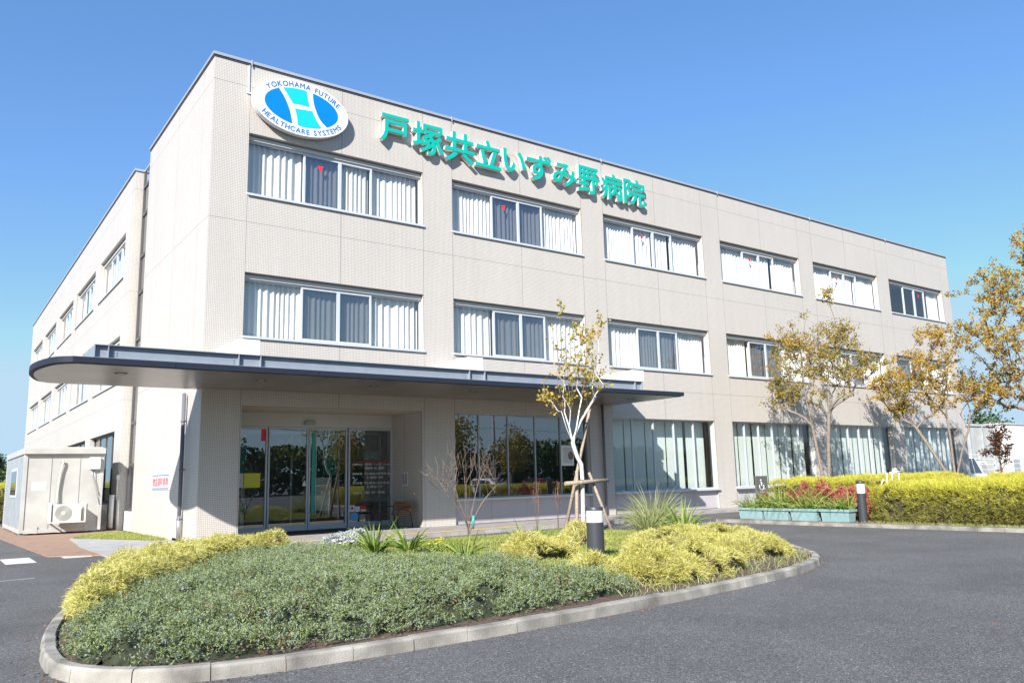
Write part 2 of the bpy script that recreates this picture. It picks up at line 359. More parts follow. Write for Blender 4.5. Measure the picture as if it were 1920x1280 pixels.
# ------------------------------------------------------------------ setting: ground, road, paving
ZR, ZP = -.15, -.05         # road level, paving level
def sheet(name, pts, z, m):
    b = MB(); b.add([(p[0],p[1],z) for p in pts], [tuple(range(len(pts)))]); o = b.build(name, m); o['kind'] = 'structure'; return o
sheet('ground', [(-900,-900),(900,-900),(900,900),(-900,900)], ZR-.06, M['farground'])
sheet('road', [(-60,-90),(120,-90),(120,46),(-60,46)], ZR, M['asphalt'])
def slab(name, pts, z0, z1, m):
    b = MB(); b.prism(pts, z0, z1); o = b.build(name, m); o['kind'] = 'structure'; return o
slab('porch_paving', [(.0,-2.95),(15.3,-2.95),(15.3,-1.3),(46,-1.3),(46,2.6),(.0,2.6)], ZR-.02, ZP, M['porch'])
slab('concrete_path', [(-2.5,-2.1),(-.003,-2.95),(-.003,8.5),(-1.1,8.5),(-2.2,6.5),(-2.5,2.2)], ZR-.02, ZR+.030, M['slab'])
slab('brick_path', [(-3.56,-.5),(-2.503,-1.2),(-2.503,2.2),(-2.2,6.5),(-1.1,8.5),(-.06,8.6),(-.06,10.9),(-.06,20),(-4.1,20),(-4.0,12)], ZR-.02, ZR+.022, M['brick'])
sheet('tactile_strip', [(.35,-2.62),(9.2,-2.62),(9.2,-2.32),(.35,-2.32)], ZP+.005, M['tactile'])
for i,(c,d) in enumerate([((-4.22,-1.1),0),((-3.0,-.45),0)]):
    w, l = .30, .85
    sheet('crosswalk_stripe', [(c[0]-w,c[1]-l),(c[0]+w,c[1]-l),(c[0]+w,c[1]+l),(c[0]-w,c[1]+l)], ZR+.004, M['roadpaint'])
for x0,x1,y0,y1 in [(13.0,15.2,-3.6,-3.5),(13.0,15.2,-4.6,-4.5),(11.5,15.2,-5.35,-5.25)]:
    sheet('parking_line', [(x0,y0),(x1,y0),(x1,y1),(x0,y1)], ZR+.004, M['roadpaint'])
sheet('road_line', [(-6.5,-6.0),(-4.3,-5.6),(-4.3,-5.55),(-6.5,-5.95)], ZR+.004, M['roadpaint'])

ISL = smooth_poly([(-5.09,-14.6),(-4.9,-15.35),(-4.35,-15.85),(-3.57,-16.04),(-2.5,-16.08),(-.67,-16.04),(1.6,-15.83),(3.5,-15.57),(5.29,-15.21),(6.4,-14.8),(7.18,-14.31),
                   (7.9,-13.6),(8.5,-12.8),(9.0,-11.8),(9.4,-10.5),(9.7,-8.5),(9.6,-7),(9,-6),(8,-5.5),(4,-5.35),(0,-5.35),(-1.6,-5.6),(-2.6,-6.4),(-3.6,-8.2),(-4.4,-10.6),(-4.95,-13)], 8)
def kerb(name, path, w, z0, z1, closed=True, seg=.62):
    """kerb stones laid along a path, a small joint between them"""
    P = np.array(path + ([path[0]] if closed else [])); d = np.r_[0, np.cumsum(np.hypot(*np.diff(P, axis=0).T))]
    n = int(d[-1]/seg); b = MB(); T = np.linspace(0, d[-1], n+1)
    at = lambda t: np.array([np.interp(t, d, P[:,0]), np.interp(t, d, P[:,1])])
    for i in range(n):
        t0, t1 = T[i]+.004, T[i+1]-.004; sub = [t0, (t0+t1)/2, t1]; rows = []; dz = random.uniform(-.006,.006); dn = random.uniform(-.008,.008)
        for t in sub:
            p = at(t); q = at(min(t+.05, d[-1]))-at(max(t-.05,0)); q /= np.hypot(*q); nrm = np.array([-q[1], q[0]])
            o = p+nrm*dn; inn = p+nrm*(w+dn); ob = o; c = .022
            rows.append([(*ob,z0),(*(o+nrm*.012),z1-c+dz),(*(o+nrm*(.012+c)),z1+dz),(*(inn-nrm*.012),z1+dz),(*inn,z1-.012+dz),(*inn,z0)])
        V = [v for r in rows for v in r]; F = []
        for k in range(2):
            for j in range(5): F.append((k*6+j, k*6+j+6, k*6+j+7, k*6+j+1))
        F += [(0,1,2,3,4,5),(17,16,15,14,13,12)]
        b.add(V, F)
    o = b.build(name, M['concrete']); o['kind'] = 'structure'; return o
kerb('island_kerb', ISL, .14, ZR-.02, ZR+.125)
def soil_h(x, y):
    d = dist_poly(x, y, ISL); t = np.clip((d-.14)/2.6,0,1); t = t*t*(3-2*t)
    return -.06 + .17*t + .03*(vnoise(x,y,.6,3)-.5)*np.clip(d-.2,0,1)
gx, gy = np.meshgrid(np.arange(-5.2,9.9,.12), np.arange(-16.2,-5.2,.12), indexing='ij')
H = soil_h(gx.ravel(), gy.ravel()); ins = in_poly(gx.ravel(), gy.ravel(), ISL) & (dist_poly(gx.ravel(), gy.ravel(), ISL) > .05)
idx = np.arange(gx.size).reshape(gx.shape); I2 = ins.reshape(gx.shape)
q = I2[:-1,:-1]&I2[1:,:-1]&I2[1:,1:]&I2[:-1,1:]
F = np.stack([idx[:-1,:-1][q], idx[1:,:-1][q], idx[1:,1:][q], idx[:-1,1:][q]],1)
o = np_mesh('island_soil', np.stack([gx.ravel(), gy.ravel(), H],1), F, M['soil']); o['kind'] = 'structure'
# right hand planting bed with a straight kerb along the road
kerb('bed_kerb', [(15.95,-27.0),(15.62,-14.0),(15.42,-10.2),(15.3,-5.55),(15.3,-5.2)][::-1], -.14, ZR-.02, ZR+.12, closed=False)
BED = [(15.5,-5.2),(45,-5.2),(45,-1.5),(46,-1.5),(46,-27),(16.05,-27),(15.72,-14),(15.52,-10.2)]
slab('bed_soil', BED, ZR-.02, ZP+.0, M['soil'])

# ------------------------------------------------------------------ hospital building
HB = empty('hospital_building', (0,0,0), 0, 'three storey beige tiled hospital with curtained window bands and a grey entrance canopy', 'hospital')
BAY = 7.23; NX = 44.25; ZT = 14.28
def wall(name, u0, u1, z0, z1, holes, to3, depth, m):
    """wall plane with real openings and reveals; to3(u,d,z)->xyz, d inward"""
    us = sorted({u0,u1,*[h[0] for h in holes],*[h[1] for h in holes]}); zs = sorted({z0,z1,*[h[2] for h in holes],*[h[3] for h in holes]})
    b = MB()
    for a,c in zip(us,us[1:]):
        for e,f in zip(zs,zs[1:]):
            um,zm = (a+c)/2,(e+f)/2
            if any(h[0]<um<h[1] and h[2]<zm<h[3] for h in holes): continue
            b.add([to3(a,0,e),to3(c,0,e),to3(c,0,f),to3(a,0,f)],[(0,1,2,3)])
    for a,c,e,f in holes:
        b.add([to3(a,0,e),to3(a,depth,e),to3(a,depth,f),to3(a,0,f)],[(0,1,2,3)])
        b.add([to3(c,0,e),to3(c,depth,e),to3(c,depth,f),to3(c,0,f)],[(3,2,1,0)])
        b.add([to3(a,0,f),to3(c,0,f),to3(c,depth,f),to3(a,depth,f)],[(3,2,1,0)])
        b.add([to3(a,0,e),to3(c,0,e),to3(c,depth,e),to3(a,depth,e)],[(0,1,2,3)])
    return b.build(name, m, HB)
X0 = [1.1+BAY*k for k in range(6)]; WW = 6.04
holes = [(x,x+WW,10.1,12.02) for x in X0]+[(x,x+WW,5.74,7.66) for x in X0]+[(x,x+WW,-.05,3.68) for x in X0[1:]]
doorhole = (1.13,7.07,-.05,3.70)
wall('front_wall', 0, NX, -.2, ZT, holes+[doorhole], lambda u,d,z:(u,d,z), .28, M['tile'])
wall('side_wall', -8.58, 0, -.2, ZT, [], lambda u,d,z:(0,-u,z), .2, M['tile'])
LY = [(12.45+7.4*k, 18.45+7.4*k) for k in range(5)]
lh = []
for a,c in LY: lh += [(-c,-a,10.1,12.02),(-c,-a,5.68,7.62),(-c,-a,.82,3.7)]
wall('wing_wall', -49.7, -11.05, -.2, ZT, lh, lambda u,d,z:(-.05+d,-u,z), .28, M['tile'])
b = MB(); b.add([(-.05,11.05,-.2),(.30,11.05,-.2),(.30,11.05,ZT),(-.05,11.05,ZT)],[(0,1,2,3)])
b.add([(0,8.58,-.2),(.30,8.58,-.2),(.30,8.58,ZT),(0,8.58,ZT)],[(3,2,1,0)]); b.build('recess_wall', M['tile'], HB)
b = MB(); b.add([(NX,0,-.2),(NX,14,-.2),(NX,14,ZT),(NX,0,ZT)],[(0,1,2,3)]); b.add([(NX,14,-.2),(16,14,-.2),(16,14,ZT),(NX,14,ZT)],[(0,1,2,3)])
b.add([(16,14,-.2),(16,49.7,-.2),(16,49.7,ZT),(16,14,ZT)],[(0,1,2,3)]); b.add([(16,49.7,-.2),(-.05,49.7,-.2),(-.05,49.7,ZT),(16,49.7,ZT)],[(0,1,2,3)]); b.build('rear_wall', M['tile'], HB)
b = MB(); b.prism([(.02,.02),(NX-.02,.02),(NX-.02,13.98),(15.98,13.98),(15.98,49.68),(-.03,49.68),(-.03,11.07),(.32,11.07),(.32,8.56),(.02,8.56)], 13.5, 13.7); b.build('roof', M['slab'], HB)
b = MB()      # parapet coping
for (x0,x1,y0,y1) in [(-.05,NX+.05,-.05,.22),(-.05,.2,.223,8.6),(.2,.55,8.4,8.6),(.28,.55,8.603,11.0),(-.10,.55,11.003,11.2),(-.10,.17,11.203,49.75),(NX-.2,NX+.05,.223,14.05),(.173,16.05,49.5,49.75)]: b.box(x0,x1,y0,y1,ZT-.02,ZT+.07)
for (x0,x1,y0,y1) in [(-.02,NX+.02,-.02,.0-.002),(-.02,-.002,.0,8.58),(-.07,-.052,11.05,49.7)]: b.box(x0,x1,y0,y1,ZT-.075,ZT-.02,1)
for k in range(1,7): x = 1.1+BAY*(k-1); b.box(x-.02,x+.02,-.07,-.052,ZT-.1,ZT+.09)
b.build('coping', [M['coping'], M['darkmetal']], HB)
b = MB()      # dark inside shells behind the windows
b.box(.4,NX-.1,4.5,4.6,-.1,13.4); b.box(4.5,4.6,11,49,-.1,13.4)
for z in (4.3,8.7,12.9): b.box(.35,NX-.05,.36,4.5,z,z+.12); b.box(.36,4.5,11.4,49.6,z,z+.12)
b.box(.3,NX-.05,2.7,4.5,-.15,-.1); b.box(7.6,NX-.05,.4,2.7,-.15,-.1)
for k in range(1,6): b.box(.6+BAY*k,.66+BAY*k,.4,4.5,4.45,13.0); 
for a,c in LY[1:]: b.box(.4,4.5,a-.72,a-.66,4.45,13)
b.build('interior_partition', M['interior'], HB)
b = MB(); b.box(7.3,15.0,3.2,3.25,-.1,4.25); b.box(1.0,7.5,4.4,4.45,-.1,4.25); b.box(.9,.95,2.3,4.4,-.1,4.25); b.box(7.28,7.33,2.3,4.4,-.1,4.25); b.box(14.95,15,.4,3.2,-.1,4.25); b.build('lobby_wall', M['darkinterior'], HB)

def pleat(b, u0, u1, y, z0, z1, pitch=.2, amp=.036, m=0):
    pitch *= rng.uniform(.8,1.25); amp *= rng.uniform(.7,1.2)
    n = max(6, int((u1-u0)/pitch*7)); us = np.linspace(u0,u1,n+1)
    ph = rng.uniform(0,6); ys = [y+amp*math.sin(2*math.pi*u/pitch+ph+1.3*math.sin(u*3.1+ph)+.8*math.sin(u*7.7+2*ph))+.6*amp*math.sin(u*5.3+ph) for u in us]
    V = []; 
    for u,yy in zip(us,ys): V += [(u,yy,z0),(u,yy*1.0+.0,z1)]
    b.add(V, [(2*i,2*i+2,2*i+3,2*i+1) for i in range(n)], m, True)
def make_window(loc, rz, w, h, mull, curt, screens=(), mark=None, gm='glass', head=True, sill=True, fw=.045, cur='curtain', flat=False, frame='alu', cy=.2, thick=()):
    o = MB(); us = [0]+[m*w for m in mull]+[w]; D = .085
    hz = h-.17 if head else h
    o.box(0,w,0,D,0,fw); o.box(0,w,0,D,hz-fw,hz); o.box(0,fw,.002,D-.002,fw,hz-fw); o.box(w-fw,w,.002,D-.002,fw,hz-fw)
    for i,m_ in enumerate(us[1:-1]):
        t = fw*.62 if i not in thick else fw*1.15
        o.box(m_-t,m_+t,-.012,D-.004,fw,hz-fw)
    if 1 in thick or len(mull)==3:         # sash rails of the opening pair
        a,c = us[1],us[3] if len(us)>3 else us[2]
        o.box(a,c,-.008,D-.01,fw,fw+.05); o.box(a,c,-.008,D-.01,hz-fw-.05,hz-fw)
    win = o.build('window', M[frame], HB, loc); win.rotation_euler = (0,0,rz)
    g = MB()
    for i in range(len(us)-1): 
        yy = .03 if i not in (1,2) else .018
        g.add([(us[i]+.02,yy,fw*.8),(us[i+1]-.02,yy,fw*.8),(us[i+1]-.02,yy,hz-fw*.8),(us[i]+.02,yy,hz-fw*.8)],[(0,1,2,3)], 1 if i in screens else 0)
    g.build('pane', [M[gm], M['sash']], win)
    c = MB(); any_c = False
    for i in range(len(us)-1):
        if not curt[i]: continue
        any_c = True; fr = curt[i] if isinstance(curt[i], tuple) else (0,1); a = us[i]+(us[i+1]-us[i])*fr[0]; e = us[i]+(us[i+1]-us[i])*fr[1]
        if flat: c.add([(a+.03,cy,.03),(e-.03,cy,.03),(e-.03,cy,hz-.02),(a+.03,cy,hz-.02)],[(0,1,2,3)])
        else: pleat(c, a+.01, e-.01, cy, .03, hz-.02)
    if any_c: c.build('blind' if flat else 'curtain', M[cur], win)
    for i in screens:
        s_ = MB(); s_.box(us[i]+.035,us[i+1]-.035,.040,.042,fw+.03,hz-fw-.03); s_.build('insect_screen', M['screen'], win)
    if head:
        t = MB(); t.box(-.0,w,-.06,.09,h-.165,h-.06); t.box(0,w,-.02,.09,h-.057,h-.003,1); t.build('head_trim', [M['whitetrim'],M['aludark']], win)
    if sill:
        t = MB(); t.box(-.03,w+.03,-.255,.01,-.045,-.004); t.box(-.03,w+.03,-.262,-.255,-.075,-.004,0); t.build('sill', [M['alu']], win)
    if mark is not None:
        a = us[mark]+(us[mark+1]-us[mark])*.45; t = MB(); t.prism_y([(a-.11,hz-.33),(a,hz-.53),(a+.11,hz-.33)], .008, .012); t.build('red_triangle', M['red'], win)
    return win
# mesh screen: half see-through grey cloth
m = bpy.data.materials.new('insect_mesh'); m.use_nodes = True; nt = m.node_tree; b_ = nt.nodes['Principled BSDF']; b_.inputs['Base Color'].default_value = (.035,.042,.055,1); b_.inputs['Roughness'].default_value = .7
t_ = nt.nodes.new('ShaderNodeBsdfTransparent'); ms_ = nt.nodes.new('ShaderNodeMixShader'); ms_.inputs[0].default_value = .30
nt.links.new(t_.outputs[0], ms_.inputs[1]); nt.links.new(b_.outputs[0], ms_.inputs[2]); nt.links.new(ms_.outputs[0], nt.nodes['Material Output'].inputs[0]); M['screen'] = m
ML = [.305,.505,.69]
up = {0:(1,),1:(1,2),2:(),3:(),4:(),5:()}
upc = [(1,1,1,1),(1,1,1,1),(1,1,(0,.92),1),(1,1,(0,.88),1),(1,1,(0,.9),1),(0,0,0,(.35,1))]
for k,x in enumerate(X0):
    make_window((x,.2,10.1), 0, WW, 1.92, ML, upc[k], up[k], mark=(1 if k<5 else 2), thick=(1,))
lo = {0:(1,2),1:(1,2),2:(1,2),3:(1,2),4:(2,),5:(0,1)}
for k,x in enumerate(X0):
    make_window((x,.2,5.74), 0, WW, 1.92, ML, (1,1,1,1) if k<5 else (1,1,1,(.2,1)), lo[k], thick=(1,))
# ground floor glazing bands
G5 = [.2,.4,.6,.8]
make_window((X0[1],.16,.80), 0, WW, 2.88, [.176,.38,.582,.78], (0,0,0,0,0), gm='glassdark', head=False, fw=.04, frame='aludark')
make_window((X0[2],.16,.80), 0, WW, 2.88, G5, (1,1,1,(0,.9),1), gm='glassgreen', head=False, fw=.04, cur='blind', flat=True, frame='alu', cy=.5)
for k in (3,4,5): make_window((X0[k],.16,.80), 0, WW, 2.88, [1/6,2/6,3/6,4/6,5/6], ((0,1),(0,.96),(.03,1),(0,1),(0,.97),(.02,1)), gm='glassgreen', head=False, fw=.045, cur='blind', flat=True, frame='alu', cy=.42)
for k in range(1,6):
    b = MB()
    for i in range(4): b.box(X0[k]+.005+i*WW/4, X0[k]+(i+1)*WW/4-.005, .10, .2, -.04, .752)
    b.box(X0[k],X0[k]+WW,.13,.2,-.05,-.03,1)
    b.build('spandrel_panel', [M['spandrel'],M['darkmetal']], HB)
# side wing windows
for i,(a,c) in enumerate(LY):
    for z,hh in ((10.1,1.92),(5.68,1.94)):
        make_window((.15,c,z), -math.pi/2, c-a, hh, ML, (1,1,1,1) if i%2==0 else ((0,.6),1,1,(.3,1)), (), thick=(1,))
    make_window((.15,c,.82), -math.pi/2, c-a, 2.88, [.25,.5,.75], (0,0,0,0), gm='glassdark', head=False, frame='darkmetal', sill=False)
# stair glazing in the recess between the two blocks
b = MB(); x = .26
zs = [.62,2.3,3.9,5.55,7.2,9.1,10.6,12.35,13.55]
for y in (8.62,9.75,10.94): b.box(x,x+.09,y-.04,y+.04,.6,ZT-.03)
for z in zs: b.box(x+.004,x+.086,8.66,10.9,z-.06,z+.06)
sg = b.build('stair_glazing', M['darkmetal'], HB); b = MB(); b.add([(.31,8.6,.6),(.31,11,.6),(.31,11,ZT-.05),(.31,8.6,ZT-.05)],[(3,2,1,0)]); b.build('pane', M['glass'], sg)
b = MB(); b.add([(.55,8.6,.6),(.55,11,.6),(.55,11,ZT-.3),(.55,8.6,ZT-.3)],[(3,2,1,0)]); b.build('blind', M['blind'], sg)
b = MB(); b.box(.2,.298,8.6,11.03,-.15,.56); b.build('recess_panel', M['whitebox'], HB)

# ---- entrance recess: ceiling, cheeks, sliding doors
b = MB(); b.box(1.0,7.2,.29,2.5,3.70,3.8); b.build('porch_ceiling', M['ceiling'], HB)
b = MB(); b.add([(1.13,.28,-.1),(1.13,2.5,-.1),(1.13,2.5,3.7),(1.13,.28,3.7)],[(0,1,2,3)]); b.build('porch_cheek', M['tile'], HB); b = MB(); b.add([(7.07,.28,-.1),(7.07,2.5,-.1),(7.07,2.5,3.7),(7.07,.28,3.7)],[(3,2,1,0)]); b.build('porch_cheek', M['tile'], HB)
YD = 2.15
b = MB(); b.box(1.13,7.07,YD+.02,YD+.14,3.26,3.70); b.build('door_header', M['whitetrim'], HB)
b = MB(); b.prism_y([(3.86,3.34),(4.22,3.34),(4.22,3.43),(3.86,3.43)], YD-.09, YD+.018); b.build('door_sensor', M['aludark'], HB, bevel=.01)
DF = {}
for nm,u0,u1,yo in [('glazed_screen',1.13,2.66,0),('sliding_door',2.70,4.03,.03),('sliding_door',4.05,5.40,.03),('glazed_screen',5.44,7.07,0)]:
    b = MB(); y = YD+yo; b.box(u0,u1,y,y+.07,ZP+.01,.13); b.box(u0,u1,y,y+.07,3.18,3.255); b.box(u0,u0+.055,y+.002,y+.068,.13,3.18); b.box(u1-.055,u1,y+.002,y+.068,.13,3.18)
    d = b.build(nm, M['doorframe'], HB); DF[u0] = d
    g = MB(); g.add([(u0+.04,y+.035,.1),(u1-.04,y+.035,.1),(u1-.04,y+.035,3.2),(u0+.04,y+.035,3.2)],[(0,1,2,3)]); g.build('pane', M['glassdark'], d)
# text helper
def text_mesh(s, size, depth=0.0, bold=0.0, res=3):
    cu = bpy.data.curves.new('lettering', 'FONT'); cu.body = s; cu.size = size; cu.extrude = depth; cu.offset = bold; cu.resolution_u = res; cu.align_x = 'LEFT'
    o = bpy.data.objects.new('lettering_source', cu); COL.objects.link(o); dg = bpy.context.evaluated_depsgraph_get(); dg.update()
    me = bpy.data.meshes.new_from_object(o.evaluated_get(dg)); bpy.data.objects.remove(o); bpy.data.curves.remove(cu)
    co = np.zeros(len(me.vertices)*3); me.vertices.foreach_get('co', co); co = co.reshape(-1,3)
    return me, co
def put_text(name, s, x0, x1, z0, z1, y, m, parent=None, bold=0, depth=0, side=None, keep=None):
    """stretch a text mesh into a rectangle of the x-z plane (facing -y)"""
    me, co = text_mesh(s, 1, depth, bold)
    if len(co) == 0: return None
    lo_, hi = co.min(0), co.max(0); w = hi[0]-lo_[0] or 1; h = hi[1]-lo_[1] or 1
    n = np.stack([x0+(co[:,0]-lo_[0])/w*(x1-x0), y-co[:,2], z0+(co[:,1]-lo_[1])/h*(z1-z0)],1)
    me.vertices.foreach_set('co', n.ravel()); me.materials.clear(); me.materials.append(m)
    if side is not None:
        me.materials.append(side); me.update()
        for p in me.polygons: p.material_index = 0 if p.normal.y < -.7 else 1
    me.update(); return link(name, me, parent)
# notices on the glass
pn = DF[5.44]
lines = [('診療科目',5.60,5.95,1.985),('整形外科　リハビリテーション科',6.06,7.0,1.985),('脳神経外科　内科　循環器科',6.06,6.78,1.86),
 ('診療時間',5.60,5.95,1.67),('平日 AM9:00~12:00 PM2:00~5:00',6.04,7.0,1.67),('土 AM9:00~12:00',6.12,6.72,1.55),('受付時間',5.60,5.95,1.36),('平日 AM8:30~11:30 PM1:30~4:30',6.04,6.98,1.36),('土 AM8:30~11:30',6.12,6.70,1.24),('休診日',5.62,5.92,1.04),('日曜日・祝日・年末年始',6.04,6.8,1.04)]
def bold_text(name, s, x0, x1, z0, z1, y0, y1, r, m, parent):
    """one solid character: the glyph is swept round a small circle so its strokes get heavy and round"""
    me0, co = text_mesh(s, 1, .5, 0); F = [list(p.vertices) for p in me0.polygons]; bpy.data.meshes.remove(me0)
    lo_, hi = co.min(0), co.max(0); V = []; FF = []; k = 10
    for i in range(k+1):
        a = 2*math.pi*i/k+.19; q_ = r*(1-.006*i); dx, dz = (q_*math.cos(a), q_*math.sin(a)) if i < k else (0, 0); e_ = .0004*i; o_ = len(V)
        X = x0+r+(co[:,0]-lo_[0])/(hi[0]-lo_[0])*(x1-x0-2*r)+dx; Z = z0+r+(co[:,1]-lo_[1])/(hi[1]-lo_[1])*(z1-z0-2*r)+dz
        Y = np.where(co[:,2] > 0, y0-e_, y1+e_); V += [tuple(v) for v in np.stack([X,Y,Z],1)]; FF += [[j+o_ for j in f] for f in F]
    me = bpy.data.meshes.new(name); me.from_pydata(V,[],FF); me.materials.append(m); return link(name, me, parent)
def merged_text(name, items, m, parent):
    V = []; F = []; off = 0
    for s,x0,x1,z0,z1,y,bold in items:
        me,co = text_mesh(s,1,0,bold)
        if not len(co): continue
        lo_,hi = co.min(0),co.max(0)
        n = np.stack([x0+(co[:,0]-lo_[0])/(hi[0]-lo_[0]+1e-9)*(x1-x0), np.full(len(co),y), z0+(co[:,1]-lo_[1])/(hi[1]-lo_[1]+1e-9)*(z1-z0)],1)
        F += [[i+off for i in p.vertices] for p in me.polygons]; V += [tuple(v) for v in n]; off += len(n); bpy.data.meshes.remove(me)
    me = bpy.data.meshes.new(name); me.from_pydata(V,[],F); me.materials.append(m); return link(name, me, parent)
for s,a,c,z in lines: merged_text('timetable_line', [(s,a,c,z,z+.085,YD+.028,.012)], M['signwhite'], pn)
b = MB(); b.box(5.62,6.98,YD+.027,YD+.029,2.10,2.145); b.build('red_band', mat('dark_red', (.33,.03,.03), .5), pn)
b = MB(); b.box(5.75,6.62,YD+.05,YD+.052,2.20,2.46); b.box(5.9,6.9,YD+.05,YD+.052,.76,.90); b.build('green_film', mat('green_film', (.02,.13,.10), .5), pn)
b = MB()
for z0,z1 in ((2.1,2.5),(1.0,1.6)):
    for a,c,e,f in ((6.66,6.98,z1-.03,z1),(6.66,6.98,z0,z0+.03),(6.66,6.69,z0,z1),(6.95,6.98,z0,z1)): b.box(a,c,YD+.06,YD+.075,e,f)
b.build('notice_frame', M['black'], pn)
b = MB(); b.box(5.50,5.68,YD+.026,YD+.03,.46,.68); b.box(5.70,5.87,YD+.026,YD+.03,.46,.63); b.box(5.90,6.10,YD+.026,YD+.03,.47,.53); b.box(5.90,6.10,YD+.026,YD+.03,.535,.66,1)
b.prism_y([(5.59+.05*math.cos(a),.585+.05*math.sin(a)) for a in np.linspace(0,2*math.pi,14,endpoint=False)], YD+.022, YD+.025, 1); b.build('sticker', [M['paper'],M['red']], pn)
b = MB(); b.prism_y([(5.68+.14*math.cos(a),.30+.14*math.sin(a)) for a in np.linspace(0,2*math.pi,24,endpoint=False)], YD+.026, YD+.03); b.build('round_sticker', M['skyblue'], pn)
pl = DF[1.13]
b = MB(); b.box(1.95,2.46,YD+.026,YD+.03,1.35,1.80); b.build('yellow_notice', M['yellowpaper'], pl)
merged_text('notice_lettering', [('玄関のご案内',1.98,2.43,1.70,1.77,YD+.022,.0),('面会についてのお知らせ',1.98,2.43,1.58,1.64,YD+.022,0),('マスク着用のお願い',1.98,2.43,1.46,1.52,YD+.022,0)], M['darkmetal'], pl) if False else None
b = MB(); b.box(1.55,1.93,YD+.026,YD+.03,1.36,1.80); b.build('white_notice', M['boardface'], pl)
b = MB(); b.box(2.46,2.62,YD+.026,YD+.03,2.80,3.22); b.build('red_notice', M['red'], pl)
b = MB(); b.prism_y([(3.84,1.36),(4.0,1.36),(3.92,1.55)], YD+.056, YD+.06); b.build('triangle_sticker', M['boardwhite'], DF[2.70])
b = MB(); b.box(4.16,4.28,YD+.056,YD+.06,.45,3.1); b.box(4.30,4.32,YD+.056,YD+.06,.45,3.1,1); b.build('green_banner', [M['bannergreen'],M['boardface']], DF[4.05])
b = MB(); b.box(4.30,4.85,YD+.10,YD+.105,.55,1.62); b.build('notice_board', M['boardface'], DF[4.05])
b = MB()        # inner vestibule doors
for u in (1.5,2.25,2.31,3.9,5.6,7.2): b.box(u,u+.06,3.4,3.47,-.1,3.2)
b.box(1,7.3,3.4,3.46,-.1,.05); b.box(1,7.3,3.4,3.46,3.1,3.2); b.build('vestibule_frame', M['alu'], HB)
b = MB(); b.box(2.1,2.35,3.35,3.38,1.4,2.9); b.box(2.1,2.35,3.35,3.38,.5,.9); b.box(5.0,5.5,3.3,3.36,1.7,3.2); b.build('vestibule_banner', M['bannergreen'], HB)
put_text('display_number', '002', 3.35, 4.3, 2.3, 2.95, 3.30, M['olive'], HB, bold=.02)

# ---- canopy over the entrance
CP = [(15.6,.0-.01),(15.6,-3.75),(-3.7,-3.75)]
arc = smooth_poly([(-3.7,-3.75),(-4.02,-3.45),(-4.22,-2.8),(-4.32,-2.0),(-4.28,-1.1),(-4.1,-.2),(-3.95,.2),(-3.8,.36)], 5, closed=False)
CP = CP[:2]+arc+[(-.004,.36),(-.004,-.01)]
def off(poly, d): # crude inset towards centre line
    return [(p[0]-d*np.sign(p[0]-5)*1.0, p[1]-d*np.sign(p[1]+1.7)) for p in poly]
b = MB(); n = len(CP)
b.prism(CP, 4.17, 4.30)
cn = b.build('canopy', M['fascia'], HB)
b = MB(); b.prism(off(CP,.09), 4.145, 4.172); b.build('soffit', M['soffit'], cn)
for xx in (-.35,2.4,5.1,7.8,10.5,13.2): b = MB(); b.box(xx,xx+.014,-3.63,-.05,4.1415,4.147); b.build('soffit_joint', M['aludark'], cn)
for xx in (-2.5,.87,4.13,7.52,10.9,14.28):
    b = MB(); b.lathe([(.085,0),(.14,-.012),(.15,-.004),(.15,.01)], 20, c=(xx,-2.4,4.142)); b.lathe([(0,.004),(.085,.004)], 20, 1, c=(xx,-2.4,4.138)); b.build('downlight', [M['darkmetal'],M['lamp']], cn)
for xx in (-1.6,1.9,5.4,8.9,12.4): b = MB(); b.box(xx,xx+.012,-3.758,-3.748,4.172,4.298); b.build('fascia_joint', M['black'], cn)
def ibeam(b, x0, x1, y, z0, z1, fw=.22, t=.018):
    b.box(x0,x1,y-fw/2,y+fw/2,z0,z0+t); b.box(x0,x1,y-fw/2,y+fw/2,z1-t,z1); b.box(x0,x1,y-t/2,y+t/2,z0+t,z1-t)
for yy,x1 in ((-2.0,15.25),(-1.15,15.2),(-.35,15.2)):
    b = MB(); ibeam(b, -3.05, x1, yy, 4.53, 4.86)
    for xx in [-2.75,.37,.95,7.6,8.18,14.85,15.2]: b.box(xx-.01,xx+.01,yy-.11,yy+.11,4.548,4.842)
    if yy == -2.0:
        for xx in np.arange(-2.5,15.2,1.9): b.box(xx-.05,xx+.05,yy-.08,yy+.08,4.30,4.53)
        for xx in (-2.62,-2.56,.25,1.08,7.48,8.3):
            for zz in (4.62,4.69,4.76): b.box(xx-.014,xx+.014,yy-.024,yy-.009,zz-.014,zz+.014)
    b.build('steel_beam', M['beam'], cn)
b = MB()
for xx in (-3.04,): b.box(xx-.02,xx,-2.1,-.25,4.55,4.84)
for xx in (.66,7.89,15.1):
    b.box(xx-.11,xx+.11,-1.885,-.01,4.55,4.57); b.box(xx-.01,xx+.01,-1.885,-.01,4.57,4.84); b.box(xx-.11,xx+.11,-1.885,-.01,4.84,4.858)
b.build('cross_beam', M['beam'], cn)
for xx in (.66,7.89,15.12):
    b = MB(); b.box(xx-.29,xx+.29,-1.98,-.003,4.87,5.28); b.box(xx-.295,xx+.295,-2.0,-1.985,4.868,5.283); b.build('bracket_cover', M['whitebox'], cn, bevel=.008)
